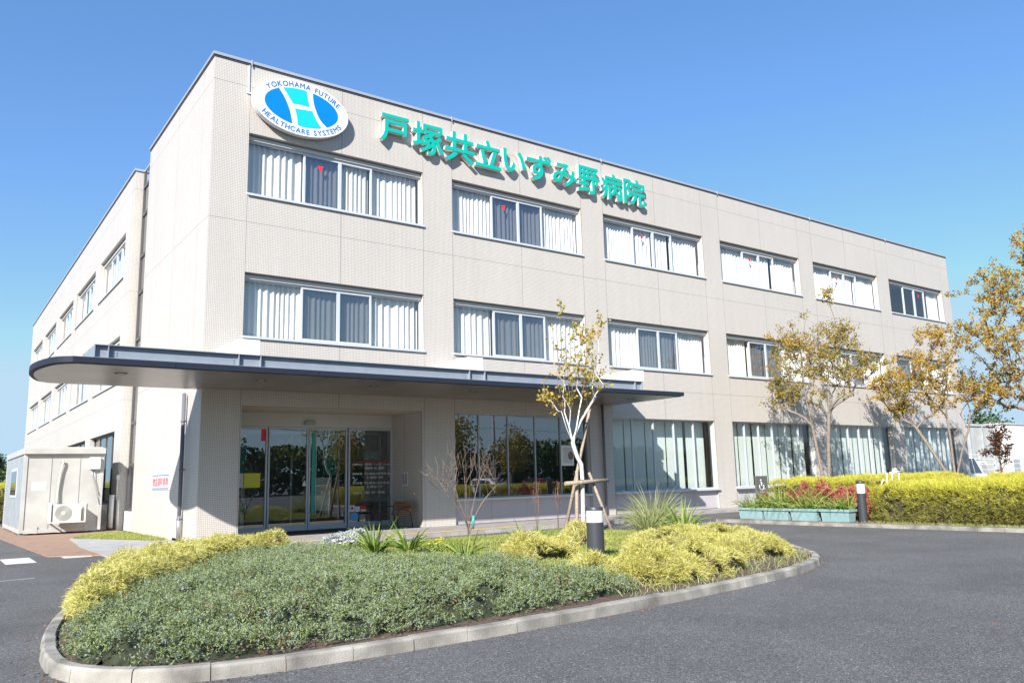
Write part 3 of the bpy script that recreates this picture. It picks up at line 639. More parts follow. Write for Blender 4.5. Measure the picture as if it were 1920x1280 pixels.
# downpipes
b = MB(); b.tube([(-.11,1.42,4.14),(-.11,1.42,-.05)], .055, 12)
for z in (.5,1.9,3.3): b.tube([(-.11,1.42,z),(-.11,1.42,z+.05)], .07, 12); b.box(-.08,-.0,1.40,1.44,z+.01,z+.04)
b.build('downpipe', M['pipe'], HB)
b = MB(); b.tube([(-.11,1.42,.62),(-.11,1.42,-.049)], .062, 12); b.build('pipe_guard', M['steelpipe'], HB)
b = MB(); b.tube([(14.98,-.1,4.14),(14.98,-.1,-.05)], .05, 12)
for z in (1.3,2.9): b.tube([(14.98,-.1,z),(14.98,-.1,z+.05)], .064, 12)
b.build('downpipe', M['pipe'], HB)
b = MB(); b.box(1.02,1.06,-.03,-.003,13.3,ZT-.08); b.box(.98,1.10,-.035,-.003,13.26,13.31); b.build('cable_duct', M['alu'], HB)
# white vent louvre and pipework stuck on the wing front
b = MB(); b.tube([(-.28,10.9,-.05),(-.28,10.9,1.12)], .085, 14); b.tube([(-.28,10.9,1.12),(-.28,10.9,1.18)], .095, 14); b.tube([(-.06,10.85,-.05),(-.06,10.85,.82),(-.06,10.93,.98)], .05, 10)
b.tube([(-.1,10.98,.98),(-.1,10.98,1.95)], .03, 8); b.box(-.14,-.04,10.92,11.03,1.75,1.92); b.box(-.10,.02,11.0,11.04,2.05,2.4,1); b.box(-.40,-.02,10.98,11.0,.36,.38,1)
o = b.build('drain_pipe', [M['whitebox'],M['steelpipe']], None); tag(o, 'white vent pipe and drain at the corner between container and wing', 'pipe')

# ------------------------------------------------------------------ signs on the building
cx, cz, A, B = 2.65, 13.10, 1.56, .90
el = lambda a,bb,n=72: [(cx+a*math.cos(t), cz+bb*math.sin(t)) for t in np.linspace(0,2*math.pi,n,endpoint=False)]
SG = empty('oval_sign', (0,0,0), 0, 'white oval emblem sign with blue and cyan H shape on the upper facade', 'sign')
b = MB(); b.prism_y(el(A,B), -.27, -.07); b.build('sign_board', M['signwhite'], SG, bevel=.02)
b = MB(); b.tube([(2.1,-.07,13.1),(2.1,0,13.1)], .05); b.tube([(3.2,-.07,13.1),(3.2,0,13.1)], .05); b.build('bracket', M['alu'], SG)
def ins_el(x0, x1, top=True, a=1.2, bb=.615, n=14):
    out = []
    for x in np.linspace(x0,x1,n): out.append((x, cz+.01+(1 if top else -1)*bb*math.sqrt(max(0,1-((x-cx)/a)**2))))
    return out
L1 = [(1.86,13.60),(2.02,13.40),(2.15,13.17),(2.26,12.88),(2.33,12.54)]; L2 = [(2.02,13.64),(2.19,13.41),(2.345,13.19)]; L3 = [(2.41,13.04),(2.48,12.79),(2.51,12.53)]
R1 = [(2.79,13.70),(2.82,13.48),(2.89,13.20)]; R2 = [(2.99,13.68),(3.04,13.32),(3.22,12.90),(3.45,12.68)]; R3 = [(2.98,13.09),(3.12,12.82),(3.29,12.60)]
sm = lambda P: smooth_poly(P, 6, closed=False)
def arcpts(t0,t1,n=24): return [(cx+1.2*math.cos(t), cz+.01+.615*math.sin(t)) for t in np.linspace(R(t0),R(t1),n)]
tl = lambda p: math.degrees(math.atan2((p[1]-cz-.01)/.615,(p[0]-cx)/1.2))
lb = sm(L1)+arcpts(tl(L1[-1])%360, tl(L1[0]), 24)[::1] if False else sm(L1)+arcpts(tl(L1[-1])%360, tl(L1[0])%360, 24)
rb = sm(R2)+arcpts(tl(R2[-1]), tl(R2[0]), 24)
b = MB(); b.prism_y(lb[::-1], -.278, -.268); b.build('blue_shape', M['blue'], SG); b = MB(); b.prism_y(rb[::-1], -.278, -.268); b.build('blue_shape', M['blue'], SG)
ct = sm(L2)+[(2.62,13.215)]+sm(R1)[::-1]+ins_el(2.79,2.02,True)[1:-1]
cb = sm(L3)+ins_el(2.51,3.29,False)[1:-1]+sm(R3)[::-1]+[(2.7,13.065)]
b = MB(); b.prism_y(ct, -.278, -.268); b.build('cyan_shape', M['cyan'], SG); b = MB(); b.prism_y(cb, -.278, -.268); b.build('cyan_shape', M['cyan'], SG)
def ring_text(s, t0, t1, a, bb, size, flip):
    T = np.linspace(R(t0),R(t1),400); X = cx+a*np.cos(T); Z = cz+bb*np.sin(T); d = np.r_[0,np.cumsum(np.hypot(np.diff(X),np.diff(Z)))]
    ws = [];cs = []
    for ch in s:
        if ch == ' ': ws.append(.55); cs.append(None); continue
        me,co = text_mesh(ch,1,0,0); F = [list(p.vertices) for p in me.polygons]; bpy.data.meshes.remove(me)
        ws.append(float(np.ptp(co[:,0]))+.24); cs.append((co,F))
    tot = sum(ws); pos = 0; V = []; FF = []
    for w,c in zip(ws,cs):
        s0 = (pos+w/2)/tot*d[-1]; pos += w
        if c is None: continue
        t = np.interp(s0,d,T); x,z = cx+a*math.cos(t), cz+bb*math.sin(t); tx,tz = -a*math.sin(t), bb*math.cos(t)
        if not flip: tx,tz = -tx,-tz
        l = math.hypot(tx,tz); tx/=l; tz/=l; nx,nz_ = -tz,tx
        co,F = c; u = (co[:,0]-(co[:,0].min()+co[:,0].max())/2)*size; v = (co[:,1]-.36)*size; o_ = len(V)
        for q,(su,sv) in enumerate(((-.006,-.003),(.006,.003),(-.002,.006),(.002,-.006))):
            o_ = len(V); V += [(x+(a_+su)*tx+(b_+sv)*nx, -.2745-.0005*q, z+(a_+su)*tz+(b_+sv)*nz_) for a_,b_ in zip(u,v)]; FF += [[i+o_ for i in f] for f in F]
    return V,FF
V1,F1 = ring_text('YOKOHAMA FUTURE', 147, 26, 1.385, .76, .235, False); V2,F2 = ring_text('HEALTHCARE SYSTEMS', 207, 338, 1.385, .76, .235, True)
me = bpy.data.meshes.new('ring_lettering'); me.from_pydata(V1+V2,[],F1+[[i+len(V1) for i in f] for f in F2]); me.materials.append(M['navy']); link('ring_lettering', me, SG)
TS = empty('sign_lettering', (0,0,0), 0, 'row of ten raised green characters across the top of the facade', 'sign')
CH = '戸塚共立いずみ野病院'
CB = [(5.42,6.49,12.75,13.73),(6.64,7.87,12.62,13.76),(7.94,9.18,12.60,13.74),(9.22,10.36,12.66,13.72),(10.46,11.49,12.74,13.62),(11.55,12.76,12.64,13.72),(12.82,14.07,12.70,13.62),(14.11,15.22,12.62,13.76),(15.36,16.54,12.60,13.72),(16.60,17.86,12.60,13.74)]
for ch,(a,c,e,f) in zip(CH,CB):
    lt = bold_text('letter', ch, a, c, e, f, -.20, -.06, .023, M['signwhite'], TS)
    bold_text('letter_face', ch, a, c, e, f, -.222, -.206, .023, M['green'], lt)
WS = empty('wall_sign', (0,0,0), 0, 'small white sign with red characters between blue bars on the side wall', 'sign')
b = MB(); b.box(-.025,-.002,3.2,5.42,1.36,1.84); b.build('sign_board', M['signwhite'], WS)
b = MB(); b.box(-.029,-.0255,3.2,5.42,1.785,1.825); b.box(-.029,-.0255,3.2,5.42,1.375,1.415); b.build('blue_bar', mat('bar_blue', (.10,.16,.55), .5), WS)
o = put_text('lettering', '救急車駐車場', 0, 2.05, 0, .29, 0, mat('sign_red', (.62,.05,.08), .5), WS, bold=.015); o.rotation_euler = (0,0,-math.pi/2); o.location = (-.03,5.34,1.455)

# ------------------------------------------------------------------ things by the entrance
BN = empty('bench', (6.62,.75,ZP), 0, 'small brown slatted bench with black curved metal arms beside the entrance', 'bench')
BL = 1.25
seat = MB()
for i in range(4): seat.box(-.52+0,-.52+BL*0+.0,0,0,0,0) if False else seat.box(-.02+0*i, .0,0,0,0,0) if False else None
# bench runs along y against the cheek wall, facing -x
for i in range(4): seat.box(-.36+i*.105,-.36+i*.105+.085,-BL/2,BL/2,.41,.435)
s_ = seat.build('seat', M['benchwood'], BN, bevel=.006)
bk = MB()
for i in range(3): bk.box(.06+i*.03,.085+i*.03,-BL/2,BL/2,.53+i*.10,.53+i*.10+.085)
bk.build('backrest', M['benchwood'], BN, bevel=.006)
for yy in (-BL/2+.03,BL/2-.03):
    f = MB(); f.tube([(-.38,yy,0),(-.38,yy,.40),(-.34,yy,.53),(-.24,yy,.63),(-.10,yy,.67),(.08,yy,.66)], .018, 8)
    f.tube([(.16,yy,0),(.10,yy,.40),(.06,yy,.44),(.17,yy,.83)], .018, 8); f.tube([(-.38,yy,.40),(.09,yy,.40)], .014, 8); f.build('frame', M['black'], BN)
b = MB(); b.box(2.1,5.0,.55,1.95,ZP+.004,ZP+.018); tag(b.build('door_mat', M['rubber']), 'dark rectangular mat lying in front of the sliding doors', 'mat')
b = MB(); b.box(7.052,7.064,1.0,1.38,1.28,1.72); p_ = b.build('wall_poster', M['paper']); tag(p_, 'two column paper notice taped on the tiled wall above the bench', 'poster')
b = MB(); b.box(7.046,7.051,1.03,1.17,1.32,1.68); b.box(7.046,7.051,1.21,1.35,1.32,1.68); b.build('print', M['mauve'], p_)
NB = empty('notice_board', (13.28,.10,1.85), 0, 'small white framed board with brown disc behind the pale sapling', 'board')
b = MB(); b.box(-.30,.30,-.05,0,0,.75); b.build('frame', M['boardwhite'], NB, bevel=.01); b = MB(); b.box(-.22,.22,-.06,-.051,.08,.67); b.build('face', M['boardface'], NB)
b = MB(); b.prism_y([(.13+.11*math.cos(t),.36+.15*math.sin(t)) for t in np.linspace(0,2*math.pi,20,endpoint=False)], -.09, -.061); b.build('disc', M['brownspot'], NB)

def bollard(loc, r, h, label):
    e = empty('bollard_light', loc, 0, label, 'bollard light', 'bollard lights beside the road')
    b = MB(); b.lathe([(r*1.02,-.12),(r*1.0,h*.70)], 28); b.build('post', M['bollard'], e)
    b = MB(); b.lathe([(r*.985,h*.70),(r*.985,h*.93)], 28); b.build('diffuser', M['lamp'], e)
    b = MB(); b.lathe([(r,h*.93),(r*1.0,h*.985),(r*.94,h),(0,h)], 28); b.build('cap', M['bollard'], e)
bollard((2.87,-13.1,.14), .142, .82, 'black cylinder bollard light with white band among the yellow shrubs')
bollard((15.9,-9.98,ZP), .118, 1.17, 'dark bollard light standing between planters and the clipped yellow hedge')

# planters with strap-leaved plants
def strap_plant(name, loc, n, L, label, catg='plant', group=None, m='strap', W=.042, droop=1.5, spread=.9, nseg=5):
    a = rng.uniform(0,2*math.pi,n); r = rng.uniform(0,.10,n); P = np.stack([r*np.cos(a), r*np.sin(a), np.zeros(n)],1)
    tl_ = rng.uniform(.15,spread,n); D = np.stack([np.cos(a)*tl_, np.sin(a)*tl_, np.full(n,1.0)],1)
    V,F = blades(P, D, rng.uniform(.6,1.1,n)*L, rng.uniform(.8,1.2,n)*W, rng.uniform(.5,1.2,n)*droop, nseg)
    return tag(np_mesh(name, V, F, M[m], None, loc), label, catg, group)
def planter(y, label):
    e = empty('planter', (15.88,y,ZP), 0, label, 'planter', 'mint planters along the kerb')
    b = MB(); L_,W_ = .47,.2
    def ring(l,w,z): return [(-w,-l,z),(w,-l,z),(w,l,z),(-w,l,z)]
    prof = [(.43,.17,0),(.455,.19,.27),(.455,.19,.275),(.49,.225,.285),(.495,.23,.36),(.465,.20,.36),(.45,.18,.30)]
    V = [v for l,w,z in prof for v in ring(l,w,z)]; Fc = [(3,2,1,0)]
    for k in range(len(prof)-1):
        for j in range(4): Fc.append((k*4+j,k*4+(j+1)%4,k*4+4+(j+1)%4,k*4+4+j))
    b.add(V,Fc); bx_ = b.build('box', M['mint'], e, bevel=.014)
    b = MB(); b.box(-.18,.18,-.45,.45,.29,.31); b.build('soil', M['soil'], e)
py = [-6.18,-7.15,-8.15,-9.2]
nm_ = ['mint green plastic planter nearest the beige wall end of the row','mint green plastic planter under the densest drooping leaves','mint green plastic planter third from the building in its row','mint green plastic planter beside the dark bollard light']
for y,l in zip(py,nm_): planter(y,l)
nm_ = ['short strap leaved clump in the planter nearest the wheelchair sign','full drooping strap leaved clump spilling over the second planter','upright strap leaved clump in the third mint planter','spreading strap leaved clump in the planter beside the bollard']
for i,(y,l) in enumerate(zip(py,nm_)):
    V = []
    for k in range(4):
        n = 40; a = rng.uniform(0,2*math.pi,n); tl_ = rng.uniform(.2,1.3,n); P = np.stack([rng.normal(0,.05,n), rng.normal(-.33+.22*k,.06,n), np.full(n,.3)],1)
        D = np.stack([np.cos(a)*tl_, np.sin(a)*tl_, np.ones(n)],1); V.append(blades(P,D,rng.uniform(.45,.95,n)*(1.1 if i in (1,2) else .85), rng.uniform(.02,.034,n), rng.uniform(.5,2.4,n), 5))
    v,f = cat(*V); tag(np_mesh('strap_leaf_plant', v, f, M['strap'], None, (15.88,y,ZP)), l, 'plant', 'plants in the mint planters')
# wheelchair parking sign
WSG = empty('parking_sign', (17.2,-5.55,ZP), 0, 'dark grey upright sign plate with white wheelchair symbol behind planters', 'sign')
b = MB(); b.box(-.31,.31,-.03,.03,.58,1.36); b.build('plate', M['signgrey'], WSG, bevel=.006)
b = MB(); b.box(-.20,-.12,-.025,.025,0,.58); b.box(.12,.20,-.025,.025,0,.58); b.build('post', M['signgrey'], WSG)
b = MB(); ic = [(math.cos(t)*.115-.03,1.0+math.sin(t)*.115,) for t in np.linspace(R(150),R(390),16)]
b.tube([(x_,-.034,z_) for x_,z_ in ic], .012, 6); b.tube([(-.05,-.034,1.17),(-.03,-.034,1.03),(.07,-.034,1.02),(.12,-.034,.90),(.16,-.034,.91)], .013, 6); b.tube([(-.045,-.034,1.11),(.05,-.034,1.11)], .010, 6)
b.lathe([(0,-.03),(.026,-.015),(.03,0),(.02,.02),(0,.03)], 10, c=(-.06,-.034,1.215)); b.build('wheelchair_symbol', M['boardwhite'], WSG)
merged_text('lettering', [('優先駐車場',-.17,.17,.79,.85,-.0335,.0),('専用',-.08,.08,.69,.75,-.0335,0)], M['boardface'], WSG)
HF = empty('pipe_frame', (21.2,-8.0,ZP), 0, 'low white pipe frame standing in the yellow hedge', 'frame')
b = MB(); b.tube([(0,0,0),(.0,0,1.34)], .022, 6); b.tube([(.45,0,0),(.45,0,1.36)], .022, 6); b.tube([(.2,.3,0),(.2,.3,1.36)], .022, 6); b.tube([(-.1,0,1.36),(.7,0,1.38)], .03, 6); b.build('legs', M['whitebox'], HF)
b = MB(); b.tube([(-.75,0,.85),(-.72,0,1.0),(-.6,0,1.12),(-.45,0,1.08),(-.2,0,.9)], .026, 6); b.build('bent_pipe', M['whitebox'], HF)

# ------------------------------------------------------------------ prefab container with outdoor units
PC = empty('storage_container', (-2.0,10.3,ZR+.02), 0, 'white prefab container cabin standing on brick paving beside the wing', 'container')
w2, ln, hh = 1.29, 7.4, 3.0
b = MB(); b.box(-w2+.03,w2-.03,.03,ln,.12,hh-.16); b.build('body', M['prefab'], PC)
b = MB()
for i in range(12): y0 = .1+i*(ln-.2)/12; b.box(-w2+.012,-w2+.029,y0+.015,y0+(ln-.2)/12-.015,.22,hh-.2)
b.build('side_cladding', M['prefabgrey'], PC)
b = MB()
for (x_,y_) in ((-w2,0),(w2-.12,0),(-w2,ln-.12),(w2-.12,ln-.12)): b.box(x_,x_+.12,y_,y_+.12,.08,hh-.16)
b.box(-w2+.122,w2-.122,.0,.1,.06,.19); b.box(-w2,-w2+.1,.122,ln,.06,.19)
for x_ in (-.85,-.1,.75): b.box(x_,x_+.12,-.01,-.001,.05,.3)
b.build('corner_frame', M['prefab'], PC, bevel=.006)
b = MB(); b.box(-w2-.02,w2+.03,-.12,ln+.05,hh-.157,hh+.06); b.box(-w2+.05,w2-.05,.05,ln-.05,hh+.062,hh+.1); b.build('roof', M['prefab'], PC, bevel=.01)
b = MB()
for x_ in (-.42,.5): b.box(x_,x_+.012,.018,.029,.2,hh-.2)
b.build('panel_seam', M['aludark'], PC)
b = MB(); b.box(-w2-.015,-w2+.01,2.2,4.6,1.3,2.4); b.box(-w2-.02,-w2-.016,2.3,4.5,1.4,2.3,1); b.build('window', [M['alu'],M['cardark']], PC)
b = MB()
for y_ in (.05,2.4,4.8,7.1):
    for x_ in (-w2+.02,w2-.3): b.box(x_,x_+.26,y_,y_+.26,0,.058)
b.build('footing', M['concrete'], PC)
b = MB(); b.box(-1.0,-.55,.024,.0295,1.55,1.85); b.build('name_plate', M['boardwhite'], PC)
b = MB(); b.tube([(-.12,-.03,2.56),(-.10,-.09,2.62),(-.06,-.06,2.5),(-.12,-.05,2.2),(-.17,-.04,1.6),(-.17,-.06,.95)], .035, 8); b.build('refrigerant_pipe', M['ac'], PC)
b = MB(); b.box(.80,1.16,-.12,.028,2.28,2.72); b.build('junction_box', M['whitebox'], PC, bevel=.01)
b = MB(); b.tube([(.88,-.02,2.28),(.93,-.02,2.0),(1.08,-.03,1.5),(1.2,-.02,1.0)], .012, 6); b.tube([(.98,-.02,2.28),(1.0,-.02,1.9),(1.2,-.02,1.3)], .010, 6); b.build('cable', M['aludark'], PC)
def outdoor_unit(name, loc, w, h, d, label, fan=True, rz=0):
    e = empty(name, loc, rz, label, 'outdoor unit')
    b = MB(); b.box(-w/2,w/2,0,d,0,h); b.build('casing', M['ac'], e, bevel=.015)
    b = MB(); r = h*.43; c = (-w*.17, -.004, h*.5)
    ring = [(c[0]+r*math.cos(t), c[2]+r*math.sin(t)) for t in np.linspace(0,2*math.pi,32,endpoint=False)]; b.prism_y(ring, -.008, -.001)
    for rr in np.linspace(.18,.98,9): b.tube([(c[0]+r*rr*math.cos(t),-.014,c[2]+r*rr*math.sin(t)) for t in np.linspace(0,2*math.pi,28)], .0035, 4, 1, cap=False)
    b.prism_y([(c[0]+.07*math.cos(t),c[2]+.07*math.sin(t)) for t in np.linspace(0,2*math.pi,16,endpoint=False)], -.022, -.009, 1); b.build('fan_grille', [M['fan'],M['ac']], e)
    b = MB(); b.box(w*.30,w*.302,-.003,-.001,.03,h-.03)
    b.build('seam', M['aludark'], e); return e
OU = outdoor_unit('outdoor_unit', (-1.86,9.84,.30), .86, .62, .32, 'cream air conditioner outdoor unit with round fan in a wall bracket')
b = MB()
for x_ in (-.55,.55): b.box(x_-.02,x_+.02,-.04,-.0,-.03,.68); b.box(x_-.02,x_+.02,.0,.44,-.03,.01); b.box(x_-.02,x_+.02,.40,.44,.012,.68)
b.box(-.53,.53,-.035,-.005,-.028,.005); b.build('bracket_frame', M['whitebox'], OU)
O2 = outdoor_unit('outdoor_unit', (-.62,11.5,ZR+.02), .62, .95, .3, 'white outdoor unit standing on the ground behind the vent pipe')

# ------------------------------------------------------------------ vegetation
def sample_poly(poly, n):
    P = np.array(poly); lo_,hi = P.min(0),P.max(0); xs=[];ys=[]; tot=0
    while tot < n:
        x = rng.uniform(lo_[0],hi[0],n); y = rng.uniform(lo_[1],hi[1],n); k = in_poly(x,y,poly); xs.append(x[k]); ys.append(y[k]); tot += k.sum()
    return np.concatenate(xs)[:n], np.concatenate(ys)[:n]
JUN = smooth_poly([(-4.92,-14.6),(-4.72,-15.3),(-4.2,-15.66),(-3.5,-15.8),(-2.4,-15.72),(-1.3,-15.68),(0.1,-15.56),(.95,-15.45),(1.65,-15.25),(1.35,-14.4),(1.0,-13.7),(.75,-12.9),(.4,-11.9),(.15,-10.6),(.75,-8.4),(.95,-7.4),(.6,-6.4),(-.4,-7.0),(-1.4,-8.5),(-2.4,-9.7),(-3.4,-11.0),(-4.62,-12.9)], 4)
def jun_h(x,y):
    d = dist_poly(x,y,JUN); e = np.clip(d/.55,0,1); e = np.sqrt(1-(1-e)**2)
    return e*(.05+.12*vnoise(x,y,.5,5)+.17*vnoise(x,y,.19,9)+.06*vnoise(x,y,1.7,11))*np.clip(1.0-.5*(y+13.5)/2.5*(x>-1.6),.5,1)
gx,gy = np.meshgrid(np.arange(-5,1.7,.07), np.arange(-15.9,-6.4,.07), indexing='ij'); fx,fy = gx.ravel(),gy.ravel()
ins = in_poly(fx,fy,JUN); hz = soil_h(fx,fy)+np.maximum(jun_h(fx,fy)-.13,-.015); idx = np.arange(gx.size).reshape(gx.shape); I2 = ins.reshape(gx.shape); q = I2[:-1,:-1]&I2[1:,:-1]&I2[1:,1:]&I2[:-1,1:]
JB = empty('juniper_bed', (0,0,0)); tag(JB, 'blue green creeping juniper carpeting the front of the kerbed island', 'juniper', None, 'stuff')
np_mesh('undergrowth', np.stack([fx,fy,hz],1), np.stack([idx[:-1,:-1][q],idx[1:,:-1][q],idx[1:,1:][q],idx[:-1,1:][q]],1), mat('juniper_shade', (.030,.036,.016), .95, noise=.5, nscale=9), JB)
n = 44000; x,y = sample_poly(JUN, n); gap = vnoise(x,y,.13,61)+.6*vnoise(x,y,.31,62); keep = (rng.random(n) < np.clip(1.15-(y+16)/13,.35,1)) & (rng.random(n) < np.clip((gap-.58)*5,.04,1)); x,y = x[keep],y[keep]; n = len(x)
hj = jun_h(x,y); z = soil_h(x,y)+hj*rng.uniform(.72,1.02,n)
e_ = .05; gxn = -(jun_h(x+e_,y)-jun_h(x-e_,y))/(2*e_); gyn = -(jun_h(x,y+e_)-jun_h(x,y-e_))/(2*e_); N = nz(np.stack([gxn*.8,gyn*.8,np.ones(n)],1))
parts = []; P0 = np.stack([x,y,z],1); ax = nz(N*.8+rdir(n)*.85); sz = (.5+1.1*rng.random(n)**1.5)
for k in range(13):
    t = (rng.uniform(0,.11,n)*sz)[:,None]; D = nz(ax*.55+rdir(n)*.9+N*.25); parts.append(leaves(P0+ax*t, D, rng.uniform(.014,.036,n)*(.7+.3*sz), rng.uniform(.006,.012,n)*(.7+.3*sz)))
V,F = cat(*parts); np_mesh('foliage', V, F, M['juniper'], JB)
pk = rng.random(n) < np.clip((vnoise(x,y,.22,67)-.70)*1.6,0,.5); Pd = P0[pk]; nd_ = len(Pd); V,F = cat(*[leaves(Pd+rdir(nd_)*.05, nz(N[pk]+rdir(nd_)), rng.uniform(.03,.06,nd_), rng.uniform(.008,.02,nd_)) for _ in range(4)]); np_mesh('dry_sprigs', V, F, M['deadleaf'], JB)

def mound(cx_, cy_, rx, ry, h, n, rz=0, z0=None, seed=0, flat=.55):
    """points and normals over a lumpy dome"""
    a = rng.uniform(0,2*math.pi,n); u = np.sqrt(rng.random(n))*1.0
    ux,uy = u*np.cos(a),u*np.sin(a); prof = (1-u**2.6)**flat
    lump = .45+.95*vnoise(ux*rx+cx_+50,uy*ry+cy_+50,.34,seed)+.15*vnoise(ux*rx+cx_,uy*ry+cy_,.12,seed+1)
    edge = 1+.22*(vnoise(np.cos(a)*2+5,np.sin(a)*2+5,.7,seed+2)-.5)*2
    lx,ly = ux*rx*edge,uy*ry*edge; c,s = math.cos(rz),math.sin(rz); X = cx_+lx*c-ly*s; Y = cy_+lx*s+ly*c
    base = soil_h(X,Y) if z0 is None else z0
    Z = base+h*prof*lump*rng.uniform(.8,1.0,n); Nn = nz(np.stack([(lx*c-ly*s)/rx, (lx*s+ly*c)/ry, .35+prof*.9],1)); return np.stack([X,Y,Z],1), Nn
def thread_shrub(label, cx_, cy_, rx, ry, h, n, rz=0, z0=None, m='gold', name='golden_shrub', group=None, L=.15, W=.012, k=7, droop=1.5, catg='shrub', core=True, lf=False, holes=False):
    P,Nn = mound(cx_,cy_,rx,ry,h,n,rz,z0,seed=int(abs(cx_*37+cy_*11))%50); parts = []
    if holes:
        gap = vnoise(P[:,0],P[:,1],.16,65)+.7*vnoise(P[:,0],P[:,1]+P[:,2],.3,66); kp = rng.random(n) < np.clip((gap-.62)*4,.03,1); P,Nn = P[kp],Nn[kp]; n = len(P)
    for _ in range(k):
        D = nz(Nn*.75+rdir(n)*.75+np.array([0,0,.15])); p = P+rdir(n)*.03
        parts.append(leaves(p, D, rng.uniform(.5,1.1,n)*L, rng.uniform(.7,1.3,n)*W) if lf else blades(p, D, rng.uniform(.5,1.15,n)*L, rng.uniform(.7,1.5,n)*W, rng.uniform(.4,1.2,n)*droop, 2))
    e = empty(name, (0,0,0), 0, label, catg, group); V,F = cat(*parts); np_mesh('foliage', V, F, M[m], e)
    # dark woody heart
    b = MB(); nb = 26
    for i in range(nb):
        a = random.uniform(0,6.28); u = random.uniform(.2,.8); X = cx_+rx*u*math.cos(a)*.9; Y = cy_+ry*u*math.sin(a)*.9; zb = float(soil_h(np.array([cx_]),np.array([cy_]))[0]) if z0 is None else z0
        b.tube([(cx_+random.uniform(-.1,.1),cy_+random.uniform(-.1,.1),zb-.05),((cx_+X)/2,(cy_+Y)/2,zb+h*.4),(X,Y,zb+h*(.85-.5*u))], [.014,.01,.004], 4, 0, False)
    b.build('stems', M['twig'], e); return e
# the golden strip on the island's left shoulder: one low hedge
GL = smooth_poly([(-4.55,-13.0),(-4.55,-11.6),(-3.95,-9.2),(-3.0,-7.3),(-2.2,-6.3),(-1.0,-5.9),(.15,-6.0),(.25,-6.6),(-.6,-7.2),(-1.6,-8.7),(-2.7,-10.0),(-3.6,-11.3),(-4.3,-12.6)], 4)
def gl_h(x,y):
    d = dist_poly(x,y,GL); e = np.clip(d/.45,0,1); e = np.sqrt(1-(1-e)**2); return e*(.24+.22*vnoise(x,y,.5,21)+.14*vnoise(x,y,.18,22))
n = 14000; x,y = sample_poly(GL,n); gap = vnoise(x,y,.15,63)+.6*vnoise(x,y,.33,64); kp = rng.random(n) < np.clip((gap-.45)*4,.05,1); x,y = x[kp],y[kp]; n = len(x); z = soil_h(x,y)+gl_h(x,y)*rng.uniform(.75,1.0,n); P0 = np.stack([x,y,z],1)
N = nz(np.stack([-(gl_h(x+.06,y)-gl_h(x-.06,y))/.12*.8, -(gl_h(x,y+.06)-gl_h(x,y-.06))/.12*.8, np.ones(n)],1)); parts = []
for _ in range(8):
    D = nz(N*.7+rdir(n)*.75); parts.append(blades(P0+rdir(n)*.03, D, rng.uniform(.05,.12,n), rng.uniform(.006,.012,n), rng.uniform(.5,2.2,n), 2))
V,F = cat(*parts); GH = empty('golden_hedge', (0,0,0), 0, 'low golden cypress hedge on the left shoulder of the island', 'hedge'); np_mesh('foliage', V, F, M['gold'], GH)
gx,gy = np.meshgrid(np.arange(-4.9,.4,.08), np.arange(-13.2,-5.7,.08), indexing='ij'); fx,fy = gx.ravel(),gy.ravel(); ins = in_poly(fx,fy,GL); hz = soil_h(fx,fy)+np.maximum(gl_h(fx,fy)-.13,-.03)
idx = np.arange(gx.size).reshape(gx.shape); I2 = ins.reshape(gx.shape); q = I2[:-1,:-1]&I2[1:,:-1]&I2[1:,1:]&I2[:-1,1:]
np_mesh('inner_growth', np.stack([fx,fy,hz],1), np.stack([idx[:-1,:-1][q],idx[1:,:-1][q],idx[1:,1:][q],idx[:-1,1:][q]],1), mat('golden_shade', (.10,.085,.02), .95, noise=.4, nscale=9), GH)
G = 'golden shrubs on the right of the island'
for l_,x_,y_,rx_,ry_,h_,n_ in [('golden thread shrub hugging the left side of the near bollard',2.25,-12.35,.62,.62,.34,2600),
  ('low golden shrub in front of the bollard, nearest the camera',1.62,-14.45,.46,.40,.28,1700),
  ('broad golden shrub with bare brown heart just right of the bollard',2.6,-14.7,.78,.46,.37,2800),
  ('small golden shrub behind the bollard beside the pale sapling foot',4.5,-10.9,.5,.5,.34,1500),
  ('golden shrub along the kerb in the middle of the right hand group',3.75,-14.55,.75,.52,.32,2700),
  ('golden shrub between the wispy grass and the rightmost golden shrubs',5.7,-12.3,.95,.85,.27,3000),
  ('rounded golden shrub at the rightmost tip of the island',6.2,-13.55,.9,.68,.27,2800),
  ('pale golden shrub at the back right of the island',7.6,-11.7,1.0,1.1,.26,3000)]:
    thread_shrub(l_,x_,y_,rx_,ry_,h_,n_,group=G,L=.115,W=.009,k=8,holes=True)
# lawn on the island
LAWN = smooth_poly([(.9,-6.0),(4,-5.75),(8,-5.8),(9.2,-7.2),(9.2,-9.5),(8,-11.2),(6.4,-12.2),(4.8,-13.6),(3.0,-13.9),(1.3,-13.4),(.5,-11.4),(.9,-8.9)], 4)
n = 56000; x,y = sample_poly(LAWN,n); P0 = np.stack([x,y,soil_h(x,y)-.005],1); k_ = vnoise(x,y,.8,33)
V,F = blades(P0, nz(rdir(n)*.7+np.array([0,0,1.0])), rng.uniform(.05,.13,n)*(.6+.8*k_), rng.uniform(.008,.016,n), rng.uniform(0,1.4,n), 2)
o = np_mesh('lawn_grass', V, F, M['lawn']); tag(o, 'yellowish lawn grass in the middle of the island', 'grass', None, 'stuff')
n = 9000; x,y = sample_poly([(-2.15,6.4),(-1.2,8.3),(-.1,8.4),(-.1,2.6),(-.5,2.9),(-1.2,4.6)],n); V,F = blades(np.stack([x,y,np.full(n,ZR+.02)],1), nz(rdir(n)*.6+np.array([0,0,1.0])), rng.uniform(.04,.12,n), rng.uniform(.01,.02,n), rng.uniform(0,1,n), 2)
o = np_mesh('grass_strip', V, F, M['lawn']); tag(o, 'small strip of grass between side wall and container', 'grass', None, 'stuff')
